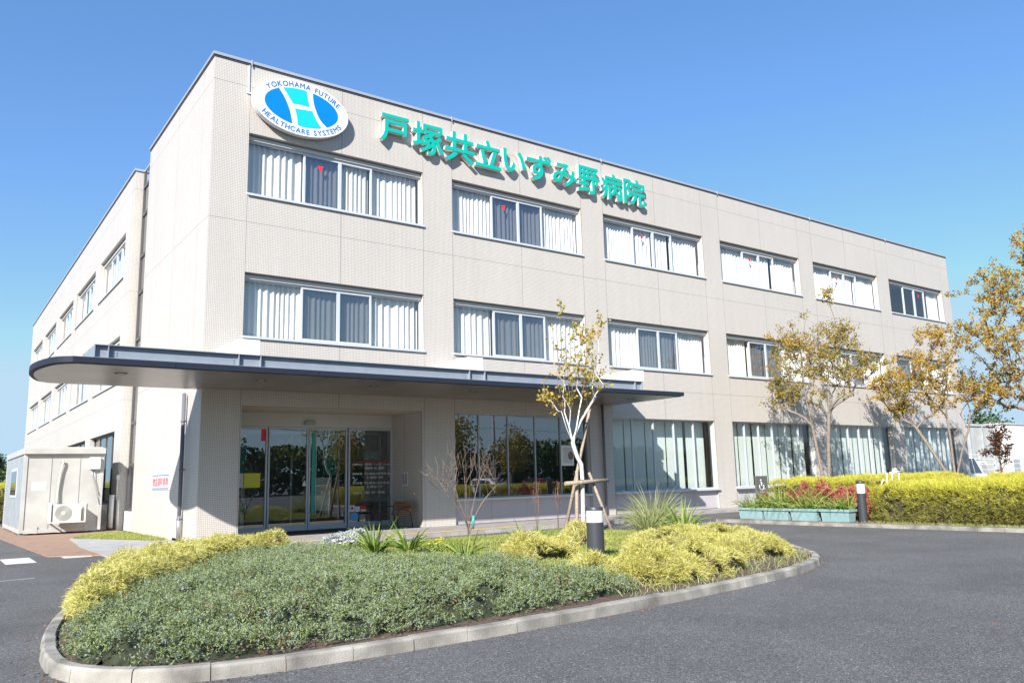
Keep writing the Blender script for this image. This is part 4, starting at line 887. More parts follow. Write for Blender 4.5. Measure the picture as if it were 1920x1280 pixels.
n = 5200; x = rng.uniform(15.5,16.2,n); y = rng.uniform(-26,-10.0,n); V,F = blades(np.stack([x,y,np.full(n,ZP-.005)],1), nz(rdir(n)*.7+np.array([0,0,1.0])), rng.uniform(.04,.12,n), rng.uniform(.008,.016,n), rng.uniform(0,1.2,n), 2)
o = np_mesh('verge_grass', V, F, M['lawn']); tag(o, 'thin weedy grass along the kerb below the clipped hedge', 'grass', None, 'stuff')
# kerb weeds of the island edge: short blades between shrubs and kerb
n = 5000; x = rng.uniform(1.2,7.6,n); y = rng.uniform(-15.9,-12.4,n); d_ = dist_poly(x,y,ISL); k_ = in_poly(x,y,ISL)&(d_>.17)&(d_<.85); x,y = x[k_],y[k_]; n = len(x)
V,F = blades(np.stack([x,y,soil_h(x,y)-.01],1), nz(rdir(n)*.7+np.array([0,0,1.0])), rng.uniform(.05,.17,n), rng.uniform(.006,.013,n), rng.uniform(0,1.5,n), 2)
o = np_mesh('edge_grass', V, F, M['palegrass']); tag(o, 'wispy grass growing between golden shrubs and the island kerb', 'grass', None, 'stuff')
zz = lambda x_,y_: float(soil_h(np.array([x_]),np.array([y_]))[0])
for (x_,y_,n,L_,l) in [(.75,-9.35,64,.78,'broad strap leaved clump left of the yellow flowers'),(1.25,-9.75,52,.68,'dark strap leaved clump beside the small yellow flowers'),(1.35,-11.5,40,.55,'low strap leaved clump at the edge of the juniper'),
                     (2.9,-11.2,44,.72,'strap leaved clump at the left of the golden shrubs'),(8.55,-9.8,80,1.0,'strap leaved clump at the right foot of the tall grass')]:
    strap_plant('strap_leaf_plant', (x_,y_,zz(x_,y_)-.02), n, L_, l, group='strap leaved clumps on the island')
for x_,y_,n_,L_,l_ in [(8.7,-8.7,640,1.3,'tall pale ornamental grass tuft between sapling and strap leaves'),(8.1,-9.1,320,.95,'lower pale grass tuft right of the tallest grass')]: strap_plant('grass_tuft', (x_,y_,zz(x_,y_)-.02), n_, L_, l_, m='palegrass', W=.016, droop=1.6, spread=1.0, nseg=5, group='pale grass tufts on the island')
# a few seed stalks
for (x_,y_,l) in [(7.2,-5.9,'rusty dry seed stalk standing in front of the dark windows'),(8.0,-5.8,'thin dry seed stalk left of the tree stakes')]:
    b = MB(); 
    for i in range(5): dx = random.uniform(-.12,.12); b.tube([(x_,y_,zz(x_,y_)-.03),(x_+dx*.5,y_+random.uniform(-.05,.05),.75),(x_+dx,y_+random.uniform(-.08,.08),random.uniform(1.0,1.35))], .004, 4)
    e = empty('seed_stalk', (0,0,0), 0, l, 'plant', 'dry seed stalks on the lawn'); b.build('stem', M['twig'], e)
    n = 260; P0 = np.stack([rng.normal(x_,.07,n), rng.normal(y_,.05,n), rng.uniform(.75,1.35,n)],1); V,F = leaves(P0, rdir(n), .03, .012); np_mesh('seed_head', V, F, M['rust'], e)['kind'] = 'stuff'
# silver dusty plant and flowers
thread_shrub('silvery grey leaved plant at the back of the juniper', 1.15,-7.3,.62,.45,.34,900, m='silver', name='silver_plant', L=.07, W=.02, k=8, droop=.2, catg='plant', lf=True)
for nm_,cx_,cy_,k,dz,mm,l in [('yellow_flowers',1.75,-9.9,9,.16,'flower','small yellow flowers low beside the strap leaves'),('white_flowers',.45,-8.6,7,.2,'whitepetal','few small white flowers beside the silvery plant')]:
    fl = empty(nm_, (cx_,cy_,zz(cx_,cy_)), 0, l, 'flowers')
    for i in range(k):
        b = MB(); b.lathe([(.0,.0),(.03,.012),(.036,.022),(.012,.03)], 7, c=(random.uniform(-.3,.3),random.uniform(-.22,.22),dz+random.uniform(.0,.08)), smooth=False); b.build('flower', M[mm], fl)
    n = 260; P0 = np.stack([rng.normal(0,.2,n), rng.normal(0,.15,n), rng.uniform(.04,dz,n)],1); V,F = leaves(P0, nz(rdir(n)+np.array([0,0,.6])), .06, .025); np_mesh('foliage', V, F, M['strap'], fl)
# ---- trees
def skeleton(trunks, targets, jit=.05, step=.28, lift=.35, seed=0, steep=.45):
    r_ = np.random.default_rng(seed); nodes = []; par = []
    for tr in trunks:
        prev = tr.get('from', -1)
        for p in tr['pts']: nodes.append(np.array(p,float)); par.append(prev); prev = len(nodes)-1
    ntr = len(nodes); fixed = tr_start = 1
    order = np.argsort([np.linalg.norm(t-nodes[0])*.6+t[2]*.4 for t in targets]); tips = []
    for ti in order:
        t = targets[ti]; A_ = np.array(nodes); d = np.linalg.norm(A_-t,axis=1); rise = t[2]-A_[:,2]; hor = np.hypot(A_[:,0]-t[0],A_[:,1]-t[1])
        cost = d+(1.2 if steep < .6 else 2.2)*np.maximum(0,hor*steep-rise)+ (A_[:,2] < trunks[0].get('zmin',0))*5; k = int(np.argmin(cost)); p0 = nodes[k]; L_ = np.linalg.norm(t-p0); ns = max(1,int(L_/step)); c_ = p0+(t-p0)*.45+np.array([0,0,lift*L_*-.12 if False else 0])-np.array([(t-p0)[0]*.12,(t-p0)[1]*.12,-L_*lift*.25])
        prev = k
        for s_ in range(1,ns+1):
            u = s_/ns; q_ = (1-u)**2*p0+2*u*(1-u)*c_+u*u*t+(r_.normal(0,jit*.35,3) if s_ < ns else 0); nodes.append(q_); par.append(prev); prev = len(nodes)-1
        tips.append(prev)
    return np.array(nodes), par, tips, ntr
def skeleton_mesh(nodes, par, rtip=.006, exp=.5, rmax=.2, name='trunk', m=None, parent=None, loc=None, mtwig=None, rt=.012):
    n = len(nodes); cnt = np.zeros(n); kids = [[] for _ in range(n)]
    for i,p in enumerate(par):
        if p >= 0: kids[p].append(i)
    for i in range(n-1,-1,-1):
        if not kids[i]: cnt[i] = 1
        if par[i] >= 0: cnt[par[i]] += cnt[i]
    # ids are created parent-first so one reverse pass is exact
    rad = np.minimum(rmax, rtip*cnt**exp); b = MB(); done = set()
    def chain(i):
        c = [i]
        while kids[c[-1]]: c.append(max(kids[c[-1]], key=lambda q:cnt[q]))
        return c
    starts = [i for i,p in enumerate(par) if p < 0]; stack = list(starts)
    while stack:
        i = stack.pop(); c = chain(i); pre = [par[i]] if par[i] >= 0 else []
        pts = [nodes[q] for q in pre+c]; rr = [rad[c[0]]]*len(pre)+[rad[q] for q in c]
        b.tube(pts, rr, 8 if rr[0] > .04 else 5 if rr[0] > .012 else 3, 1 if (mtwig and rr[0] < rt) else 0, cap=False)
        for q in c:
            for k in kids[q]:
                if k not in c: stack.append(k)
    return b.build(name, [m,mtwig] if mtwig else m, parent, loc), rad
def crown_targets(n, shells, seed, hole=.35):
    """random points in a union of ellipsoids (cx,cy,cz,rx,ry,rz,weight), thinned by noise so gaps stay"""
    r_ = np.random.default_rng(seed); out = []; w = np.array([s[6] for s in shells]); w = w/w.sum()
    while len(out) < n:
        s = shells[r_.choice(len(shells),p=w)]; d = r_.normal(size=3); d /= np.linalg.norm(d); rr = r_.random()**(1/2.2); p = np.array(s[:3])+d*rr*np.array(s[3:6]); out.append(p)
    return np.array(out)
def tree(name, loc, trunks, shells, nt, nl, lsize, label, leafm, catg='tree', group=None, seed=1, rtip=.006, rmax=.16, bark='bark', twig='twig', spread=.22, exp=.47, lift=.6, dens=None, step=.28, bare=.12, steep=.7):
    e = empty(name, loc, 0, label, catg, group); T = crown_targets(nt, shells, seed)
    nodes,par,tips,ntr = skeleton(trunks, T, seed=seed, lift=lift, step=step, steep=steep, jit=.05 if step > .22 else .02)
    # a few wispy twigs beyond the leafy tips
    ex = []; r_ = np.random.default_rng(seed+9)
    nd = list(nodes); pr = list(par)
    for t in tips:
        for _ in range(2):
            d = nodes[t]-nodes[pr[t]]; d = d/(np.linalg.norm(d)+1e-6)+r_.normal(0,.45,3)+np.array([0,0,.35]); nd.append(nodes[t]+d/np.linalg.norm(d)*r_.uniform(.18,.5)); pr.append(t)
    nd = np.array(nd); skeleton_mesh(nd, pr, rtip, exp, rmax, 'trunk', M[bark], e, mtwig=M[twig])
    tipn = np.arange(len(nodes),len(nd)); use = r_.random(len(tipn)) > bare; ids = r_.choice(tipn[use], nl); a = nd[ids]; bse = nd[np.array(pr)[ids]]
    tt = r_.random(nl)[:,None]; P = bse+(a-bse)*tt+r_.normal(0,spread*.35,(nl,3))*np.array([1,1,.7]); D = nz(r_.normal(size=(nl,3))+np.array([0,0,-.5]))
    V,F = leaves(P, D, r_.uniform(.7,1.25,nl)*lsize, r_.uniform(.6,.9,nl)*lsize); np_mesh('crown', V, F, M[leafm], e); return e
# autumn trees by the right half of the facade (coordinates local to each base)
tree('autumn_tree', (24.9,-3.0,ZP), [{'pts':[(0,0,0),(-.02,.02,.5),(-.07,.08,1.2),(-.13,.18,2.2),(-.2,.3,3.4),(-.3,.42,4.6),(-.34,.5,5.6)],'zmin':2.5},{'pts':[(.06,-.07,.5),(.09,-.14,1.5),(.12,-.2,2.6),(.18,-.3,3.8),(.24,-.38,5.2),(.28,-.4,6.4)],'from':0}],
     [(0.00,-0.00,5.95,2.0,2.0,1.85,6.00),(-0.66,1.01,7.10,0.90,0.90,0.80,1.30),(0.55,-0.84,7.10,0.90,0.90,0.80,1.30),(-0.82,1.26,4.70,0.80,0.80,0.75,1.40),(1.20,-1.84,5.90,0.50,0.50,0.40,0.50),(0.71,-1.09,5.50,0.70,0.70,0.60,0.80),(0.41,-0.63,8.90,0.15,0.15,0.50,0.20),(-0.11,0.17,8.20,0.40,0.40,0.40,0.30)],
     320, 9500, .092, 'vase shaped tree with thin yellow green autumn leaves in front of the facade', 'autumn', group='autumn trees beside the building', seed=3, rmax=.15, rtip=.0048, steep=1.0)
tree('autumn_tree', (34.0,-4.0,ZP), [{'pts':[(0,0,0),(.0,0,.8),(-.03,0,1.8),(-.05,0,2.8),(-.05,.05,3.8),(.0,.1,5.0)],'zmin':1.9},{'pts':[(-.15,.2,1.0),(-.45,.7,2.2),(-.7,1.25,3.4),(-.9,1.7,4.4),(-1.05,2.1,5.2)],'from':0},{'pts':[(.2,-.35,2.2),(.35,-.7,3.2),(.42,-.85,4.2)],'from':1}],
     [(-0.26,0.54,5.70,2.30,2.20,1.70,5.00),(-1.08,2.25,5.40,0.95,0.95,0.80,1.80),(-0.87,1.80,4.3,0.60,0.60,0.40,0.60),(0.52,-1.08,4.9,1.10,1.10,0.90,1.60),(0.00,-0.00,7.80,1.30,1.30,0.70,1.00)],
     340, 11500, .10, 'bushy tree in orange and green autumn leaf near the end of the facade', 'autumn2', group='autumn trees beside the building', seed=5, rmax=.15, rtip=.0046, steep=.8)
tree('autumn_tree', (34.5,-8.4,ZP), [{'pts':[(0,0,0),(-.03,.05,1.0),(-.1,.2,2.2),(-.22,.5,3.4),(-.4,.95,4.6),(-.5,1.3,6.0),(-.5,1.4,7.6)],'zmin':2.4},{'pts':[(.1,-.2,2.6),(.25,-.5,4.0),(.3,-.6,5.6),(.3,-.6,7.4),(.1,-.2,9.4)],'from':1}],
     [(-0.15,0.37,7.20,2.60,2.60,2.5,6.00),(-0.56,1.39,9.60,1.40,1.40,1.30,2.00),(-0.08,0.19,11.40,0.60,0.60,1.20,0.90),(-1.02,2.50,7.60,1.00,1.00,0.90,1.20),(-0.68,1.67,4.8,1.20,1.20,0.80,1.50),(0.56,-1.39,8.60,1.60,1.60,1.60,1.50),(-1.24,3.06,9.50,0.40,0.40,0.40,0.12)],
     420, 13500, .11, 'tall spreading autumn tree cut off by the right edge of the photo', 'autumn2', group='autumn trees beside the building', seed=8, rmax=.17, rtip=.0046, steep=.8)
tree('red_leaf_tree', (37.5,-4.6,ZP), [{'pts':[(0,0,0),(0,0,.8),(.02,0,1.6),(.0,0,2.4),(.05,0,3.0)],'zmin':.8}], [(0,0,2.2,.7,.6,1.1,3),(.1,0,3.1,.5,.5,.6,1)], 40, 900, .13, 'slim young tree with rusty red leaves near the white buildings', 'rust', seed=12, rmax=.05)
# pale barked sapling on the island with its stakes
sx,sy = 8.45,-6.3; zb = zz(sx,sy)-.03
def L3(*p): return [(a-sx, c-sy, e-zb) for a,c,e in p]
tree('pale_sapling', (sx,sy,zb), [{'pts':L3((8.45,-6.3,zb),(8.48,-6.3,.8),(8.49,-6.3,1.34),(8.47,-6.3,1.78),(8.33,-6.3,1.99),(8.21,-6.28,2.36),(8.13,-6.25,2.79),(8.02,-6.2,3.2),(7.93,-6.15,3.7),(7.87,-6.1,4.3)),'zmin':2.15},
      {'pts':L3((8.30,-6.35,2.75),(8.36,-6.4,3.15),(8.48,-6.42,3.6),(8.62,-6.45,4.2)),'from':5},{'pts':L3((8.28,-6.2,3.3),(8.24,-6.15,3.9),(8.25,-6.1,4.6),(8.2,-6.1,5.2)),'from':6},{'pts':L3((7.95,-6.35,2.75),(7.75,-6.4,3.2),(7.55,-6.45,3.6)),'from':5}],
      [(.15,0,4.45,.95,.7,.9,4),(.35,0,5.35,.62,.5,.55,2.0),(-.65,0,3.65,.55,.5,.4,1.6),(.6,0,4.1,.35,.35,.45,1.0),(-.55,0,6.1,.12,.12,.4,.35),(1.0,0,5.9,.12,.12,.2,.08),(-.85,0,5.2,.2,.2,.4,.3)],
      125, 1150, .095, 'slender white trunked sapling with sparse yellow leaves held by wooden stakes', 'yellowleaf', seed=21, rtip=.0021, rmax=.07, bark='palebark', twig='twig', spread=.10, exp=.60, step=.2, bare=.15, steep=1.5, lift=.35)
ST = empty('tree_stakes', (sx,sy,zb), 0, 'weathered wooden support poles with a crossbar around the pale sapling', 'stakes')
for p,q,r in [(L3((8.22,-5.75,zb-.1))[0],L3((9.02,-6.12,3.32))[0],.05),(L3((8.05,-6.5,zb-.1))[0],L3((8.40,-6.18,1.6))[0],.055),(L3((9.15,-6.75,zb-.1))[0],L3((8.78,-6.25,1.55))[0],.045)]:
    b = MB(); b.tube([p,q], [r,r*.85], 9); b.build('pole', M['stake'], ST)
b = MB(); b.tube([L3((7.78,-6.42,1.27))[0],L3((9.3,-6.45,1.33))[0]], .055, 9); b.build('crossbar', M['stake'], ST)
b = MB(); b.tube([L3((8.36,-6.46,1.25))[0],L3((8.62,-6.2,1.3))[0],L3((8.5,-6.15,1.36))[0],L3((8.36,-6.47,1.34))[0]], .018, 6); b.build('binding', M['black'], ST)
# bare shrub
bx_,by_ = 4.7,-6.4; zb = zz(bx_,by_)-.03
BS = empty('bare_shrub', (bx_,by_,zb), 0, 'leafless brown shrub with forked twigs on the lawn before the entrance', 'shrub')
T = crown_targets(95, [(0,0,1.75,.8,.5,.6,4),(-.8,0,1.55,.45,.35,.35,1.2),(.8,0,1.5,.4,.35,.4,1.2)], 31)
ends = [(-1.05,-.1,1.66),(-.75,.2,2.15),(-.29,-.25,2.40),(-.05,.2,2.2),(.25,.15,2.40),(.62,-.1,2.35),(.82,.25,2.0),(.9,-.2,1.5)]; trk = []
for i,(a,c,e_) in enumerate(ends):
    k0 = .12+.05*(i%3); pts = [] if i else [(0,0,0)]
    for u in np.linspace(.1,1,7): pts.append((a*u**1.5+.03*math.sin(7*u+i), c*u, k0+(e_-k0)*u))
    trk.append({'pts':pts,'zmin':.5} if i == 0 else {'pts':pts,'from':0})
nodes,par,tips,_ = skeleton(trk, T, seed=4, lift=.25, step=.25, jit=.02, steep=1.0)
nd = list(nodes); pr = list(par); r_ = np.random.default_rng(2)
for t in tips:
    for _ in range(2):
        d = nodes[t]-nodes[pr[t]]; d = d/(np.linalg.norm(d)+1e-6)+r_.normal(0,.4,3)+np.array([0,0,.4]); nd.append(nodes[t]+d/np.linalg.norm(d)*r_.uniform(.12,.3)); pr.append(t)
skeleton_mesh(np.array(nd), pr, .0027, .46, .05, 'branches', mat('bare_twig', (.17,.12,.10), .8, noise=.3, nscale=25), BS)
b = MB(); b.tube([(.1,-.05,.3),(.12,-.06,.62)], [.03,.04], 8); b.build('green_tie', M['greenplastic'], BS)
n = 26; P0 = np.stack([r_.normal(-.85,.3,n),r_.normal(0,.2,n),r_.uniform(1.2,1.8,n)],1); V,F = leaves(P0, rdir(n)+np.array([0,0,-1]), .07, .03); np_mesh('dry_foliage', V, F, M['deadleaf'], BS)

# ---- clipped hedges and red shrubs on the right
def hedge(name, x0, x1, y0, y1, h, label, dens=900, faces=('top','front','left'), catg='hedge', z0=ZP, tip='goldtop', inner='goldgreen', L=.11, group=None):
    """clipped block: a dark core, side growth and brighter tips on top"""
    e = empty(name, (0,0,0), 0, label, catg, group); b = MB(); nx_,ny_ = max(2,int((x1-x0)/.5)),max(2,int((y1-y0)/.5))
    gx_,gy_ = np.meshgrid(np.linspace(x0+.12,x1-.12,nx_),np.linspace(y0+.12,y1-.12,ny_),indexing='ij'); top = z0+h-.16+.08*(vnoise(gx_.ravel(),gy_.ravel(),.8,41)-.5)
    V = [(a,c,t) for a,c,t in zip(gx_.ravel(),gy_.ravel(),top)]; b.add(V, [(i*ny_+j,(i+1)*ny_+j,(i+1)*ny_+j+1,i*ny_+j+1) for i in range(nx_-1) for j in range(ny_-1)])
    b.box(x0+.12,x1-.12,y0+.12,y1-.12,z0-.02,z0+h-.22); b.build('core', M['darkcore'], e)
    Ps=[];Ns=[];Pt=[];Nt=[]
    def add(n, fx_, fy_, fz, nr, is_top):
        P = np.stack([fx_,fy_,fz],1); (Pt if is_top else Ps).append(P); (Nt if is_top else Ns).append(np.tile(np.array(nr,float),(n,1)))
    for f in faces:
        if f == 'top':
            n = int(dens*(x1-x0)*(y1-y0)); x_ = rng.uniform(x0,x1,n); y_ = rng.uniform(y0,y1,n); ed = np.minimum.reduce([x_-x0,x1-x_,y_-y0,y1-y_]); rd = np.clip(ed/.22,0,1); rd = np.sqrt(1-(1-rd)**2)
            add(n,x_,y_,z0+h-.16+.14*rd+.10*(vnoise(x_,y_,.45,42)-.5)*1.8+.13*(vnoise(x_,y_,.2,43)-.5)-rng.uniform(0,.07,n),(0,0,1),True)
        else:
            ax = (y1-y0) if f in ('left','right') else (x1-x0); n = int(dens*1.0*ax*h); s_ = rng.uniform(0,ax,n); z_ = z0+rng.uniform(.06,1,n)*h*.93; kp = vnoise(s_,z_,.22,46)+.5*vnoise(s_,z_,.09,47) > .46; s_,z_ = s_[kp],z_[kp]; n = len(s_); bul = .24*(vnoise(s_,z_,.5,44)-.5)+.16*(vnoise(s_,z_,.18,45)-.5)
            if f == 'left': add(n,x0+bul,y0+s_,z_,(-1,0,.3),False)
            if f == 'right': add(n,x1-bul,y0+s_,z_,(1,0,.3),False)
            if f == 'front': add(n,x0+s_,y0+bul,z_,(0,-1,.3),False)
            if f == 'back': add(n,x0+s_,y1-bul,z_,(0,1,.3),False)
    if Ps and Pt:
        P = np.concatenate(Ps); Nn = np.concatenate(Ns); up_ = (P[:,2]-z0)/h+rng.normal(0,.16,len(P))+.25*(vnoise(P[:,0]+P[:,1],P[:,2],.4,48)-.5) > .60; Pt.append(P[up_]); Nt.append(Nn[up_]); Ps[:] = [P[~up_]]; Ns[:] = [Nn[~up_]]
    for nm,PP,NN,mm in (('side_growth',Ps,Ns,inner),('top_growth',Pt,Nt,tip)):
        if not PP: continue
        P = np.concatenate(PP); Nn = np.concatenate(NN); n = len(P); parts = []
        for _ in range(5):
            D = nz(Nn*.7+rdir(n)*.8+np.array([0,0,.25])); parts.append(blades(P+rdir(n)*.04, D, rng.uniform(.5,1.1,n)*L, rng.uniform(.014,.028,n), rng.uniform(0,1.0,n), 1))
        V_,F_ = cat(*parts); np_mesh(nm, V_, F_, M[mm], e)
    return e
H_ = 'clipped golden hedges of the right hand bed'
hedge('clipped_hedge', 15.95,18.4,-24.5,-10.3,1.06, 'big clipped golden hedge facing the road on the right', 620, ('top','left','back'), group=H_)
hedge('clipped_hedge', 18.9,30.5,-6.2,-4.6,1.20, 'long clipped golden hedge running behind the red shrubs', 420, ('top','front','left'), group=H_)
hedge('clipped_hedge', 19.4,34.0,-17.5,-8.6,1.03, 'wide clipped golden hedge plateau below the autumn trees', 190, ('top','left','back'), group=H_, L=.14)
hedge('clipped_hedge', 34.6,46.0,-9.0,-4.9,1.06, 'farthest clipped golden hedge in front of the white van', 240, ('top','left','back'), group=H_, L=.15)
gR = 'red leaved shrubs behind the planters'
for i,(x_,y_,rx,ry,h,l) in enumerate([(17.0,-5.95,.55,.4,.62,'small orange red shrub at the foot of the wheelchair sign'),(17.3,-7.0,.75,.55,.98,'red leaved shrub right of the wheelchair sign'),(17.6,-8.0,.8,.6,1.05,'tallest red leaved shrub in the middle of its row'),(17.4,-8.95,.7,.55,.98,'red leaved shrub behind the bollard light'),(17.25,-9.7,.4,.4,.66,'low red shrub squeezed against the end of the clipped hedge')]):
    thread_shrub(l, x_,y_,rx,ry,h*.98,950, z0=ZP, m='redleaf' if i else 'rust', name='red_shrub', group=gR, L=.10, W=.035, k=5, droop=.3, lf=True)

# fallen leaves on soil and along the kerb
xs=[];ys=[];zs_=[]
n = 2600; x = rng.uniform(-5,8.6,n); y = rng.uniform(-16,-12,n); d_ = dist_poly(x,y,ISL); k_ = in_poly(x,y,ISL)&(d_>.16)&(d_<.6); xs.append(x[k_]); ys.append(y[k_]); zs_.append(soil_h(x[k_],y[k_])+.012)
tt_ = rng.integers(0,len(ISL),420); off_ = rng.gamma(1.5,.06,420)+.02; Pp = np.array(ISL)
nxt = Pp[(tt_+1)%len(ISL)]-Pp[tt_]; nn_ = np.stack([nxt[:,1],-nxt[:,0]],1)/np.maximum(np.hypot(*nxt.T),1e-6)[:,None]; pp = Pp[tt_]+nxt*rng.random((420,1))+nn_*off_[:,None]; xs.append(pp[:,0]); ys.append(pp[:,1]); zs_.append(np.full(420,ZR+.008))
x = rng.uniform(14.6,15.5,60); y = rng.uniform(-20,-6,60); xs.append(x); ys.append(y); zs_.append(np.full(60,ZR+.008))
x = rng.uniform(-6,15,90); y = rng.uniform(-20,-15.5,90); k_ = ~in_poly(x,y,ISL); xs.append(x[k_]); ys.append(y[k_]); zs_.append(np.full(k_.sum(),ZR+.006))
P0 = np.stack([np.concatenate(xs),np.concatenate(ys),np.concatenate(zs_)],1); n = len(P0); D = rdir(n); D[:,2] *= .12; V,F = leaves(P0, D, rng.uniform(.018,.05,n), rng.uniform(.010,.026,n))
o = np_mesh('fallen_leaves', V, F, M['deadleaf']); tag(o, 'brown fallen leaves scattered on soil and along the kerb', 'leaves', None, 'stuff')

# ------------------------------------------------------------------ background right: van, white buildings, fence, trees
def car(name, loc, rz, bodym, label, tall=1.9, ln=4.7, catg='van', group=None):
    e = empty(name, loc, rz, label, catg, group); w = .87
    st = [(-ln/2,.55,.95,tall*.62),(-ln/2+.12,.32,1.0,tall*.93),(-ln/2+.5,.25,1.02,tall),(-.3,.22,1.03,tall),(.55,.22,1.02,tall*.96),(1.35,.22,1.0,1.12),(1.95,.26,.92,.98),(ln/2-.08,.32,.75,.80),(ln/2,.45,.6,.66)]
    rows = []
    for x_,zb_,zw,zt in st:
        k = .985 if abs(x_)<ln/2-.2 else .88; rows.append([(x_,-w*k*.94,zb_),(x_,-w*k,(zb_+zw)/2),(x_,-w*k,zw),(x_,-w*k*(.80 if zt>zw+.25 else .93),zt-.05),(x_,-w*k*.62,zt),(x_,w*k*.62,zt),(x_,w*k*(.80 if zt>zw+.25 else .93),zt-.05),(x_,w*k,zw),(x_,w*k,(zb_+zw)/2),(x_,w*k*.94,zb_)])
    b = MB(); V = [v for r in rows for v in r]; Fc = []
    for i in range(len(rows)-1):
        for j in range(10): Fc.append((i*10+j,(i+1)*10+j,(i+1)*10+(j+1)%10,i*10+(j+1)%10))
    Fc += [tuple(range(10)), tuple(range(len(V)-1,len(V)-11,-1))]; b.add(V,Fc,0,True); b.build('body', bodym, e)
    for sgn in (-1,1):
        b = MB(); yy = lambda z: sgn*(w*.985*(1-(z-1.02)/(tall-1.07)*.2)+.006)
        for a,c in ((-ln/2+.45,-.95),(-.9,.0),(.06,.75)):
            zt = tall-.16; c2 = c if c < .5 else c-.35; vs = [(a,yy(1.08),1.08),(c+(.25 if c>.5 else 0),yy(1.08),1.08),(c2,yy(zt),zt),(a+.03,yy(zt),zt)]; b.add(vs,[(0,1,2,3) if sgn<0 else (3,2,1,0)])
        b.build('side_window', M['cardark'], e)
    b = MB(); b.add([(1.27,-.68,1.17),(1.27,.68,1.17),(.60,.60,tall*.95),(.60,-.60,tall*.95)],[(0,1,2,3)]); b.build('windscreen', M['cardark'], e)
    for x_ in (-ln/2+.85,ln/2-.85):
        for y_ in (-.80,.80):
            b = MB(); b.tube([(x_,y_-.1,.32),(x_,y_+.1,.32)], .32, 20); wh = b.build('wheel', M['tyre'], e); b = MB(); b.tube([(x_,y_-.106,.32),(x_,y_+.106,.32)], .20, 16); b.build('rim', M['rim'], wh)
    for y_ in (-.62,.62): b = MB(); b.box(ln/2-.20,ln/2-.03,y_-.16,y_+.16,.66,.78); b.build('headlight', M['lamp'], e)
    return e
car('parked_van', (48.6,2.6,ZR+.06), 0, M['carwhite'], 'white minivan parked past the far corner of the hospital', tall=2.2)
WB = empty('prefab_building', (62.0,9.0,ZR), 0, 'low white prefab building behind the fence at the far right', 'building')
b = MB(); b.box(0,7.0,0,6,0,4.9); b.build('wall', M['prefab'], WB); b = MB(); b.box(-.1,7.1,-.1,6.1,4.903,5.1); b.build('roof', M['prefab'], WB)
b = MB()
for x_ in (2.3,4.6,6.9): b.box(x_-.2,x_,-.12,-.002,0,4.9)
b.build('pilaster', M['prefabgrey'], WB); b = MB(); b.box(.6,1.6,-.03,-.002,2.1,2.2); b.box(2.9,3.9,-.03,-.002,2.1,2.2); b.build('vent', M['aludark'], WB)
WB2 = empty('prefab_building', (69.6,8.5,ZR), 0, 'white flat roofed block right of the low prefab, cut by photo edge', 'building')
b = MB(); b.box(0,12,0,6,0,5.1); b.build('wall', M['whitebox'], WB2); b = MB(); b.box(-.08,12.08,-.08,6.08,5.103,5.25); b.build('roof', M['prefab'], WB2)
b = MB(); b.box(1.0,2.2,-.04,-.002,0,2.1); b.build('door', M['prefabgrey'], WB2)
FE = empty('rail_fence', (57,6.2,ZR), 0, 'thin white rail fence in front of the white prefab buildings', 'fence')
b = MB()
for z in (.5,.9,1.3,1.7,2.1,2.45): b.box(0,30,-.015,.015,z,z+.045)
b.build('rail', M['whitebox'], FE); 
for i in range(13): b = MB(); b.box(i*2.5-.035,i*2.5+.035,.02,.09,0,2.55); b.build('post', M['whitebox'], FE)
outdoor_unit('outdoor_unit', (63.3,7.7,ZR), 1.3, 2.0, .6, 'large white outdoor unit between the fence and the far prefab')
def bushy(name, loc, rx, ry, h, nl, ls, label, m='evergreen', group=None, seed=1, tr=.18, z_lo=.12):
    e = empty(name, loc, 0, label, 'tree', group); r_ = np.random.default_rng(seed); nc = 60; C_ = []
    while len(C_) < nc:
        d = r_.normal(size=3); d /= np.linalg.norm(d); p = d*(r_.random()**.45); C_.append((p[0]*rx,p[1]*ry,h*(z_lo+(1-z_lo)*.5)+p[2]*h*(1-z_lo)*.45))
    C_ = np.array(C_); ci = r_.integers(0,nc,nl); P = C_[ci]+nz(r_.normal(size=(nl,3)))*(r_.random((nl,1))**.5)*np.array([rx,ry,h*.4])*.30; D = r_.normal(size=(nl,3))
    V,F = leaves(P, D, r_.uniform(.7,1.3,nl)*ls, r_.uniform(.6,1,nl)*ls*.8); np_mesh('crown', V, F, M[m], e)
    b = MB(); b.tube([(0,0,-.05),(.05,0,h*.3),(0,.05,h*.7)], [tr,tr*.8,tr*.3], 8)
    for k in range(7): p = C_[k]; b.tube([(0,0,h*.25),(p[0]*.5,p[1]*.5,(h*.25+p[2])/2+.2),tuple(p)], [tr*.5,tr*.3,tr*.12], 5, 0, False)
    b.build('trunk', M['bark'], e); return e
bushy('evergreen_tree', (63.0,17.0,ZR), 2.2,2.2,6.2,2600,.38,'dark evergreen tree behind the low white prefab, nearest the facade', seed=2, group='evergreens at the far right')
bushy('evergreen_tree', (76.0,18.0,ZR), 3.0,3.0,8.4,2800,.42,'tall dark evergreen rising over the far white blocks', seed=3, group='evergreens at the far right')
bushy('evergreen_tree', (86.0,17.0,ZR), 3.2,3.0,7.6,2400,.42,'dark evergreen at the far right edge', seed=4, group='evergreens at the far right')
bushy('evergreen_tree', (-2.35,45.0,ZR), 1.25,1.5,4.5,2600,.26,'dark green tree beyond the container at the left edge', seed=5)
hedge('clipped_hedge', -4.6,-2.35,24,34,1.75,'short golden hedge beyond the container at the left edge', 150, ('top','front'), L=.16)
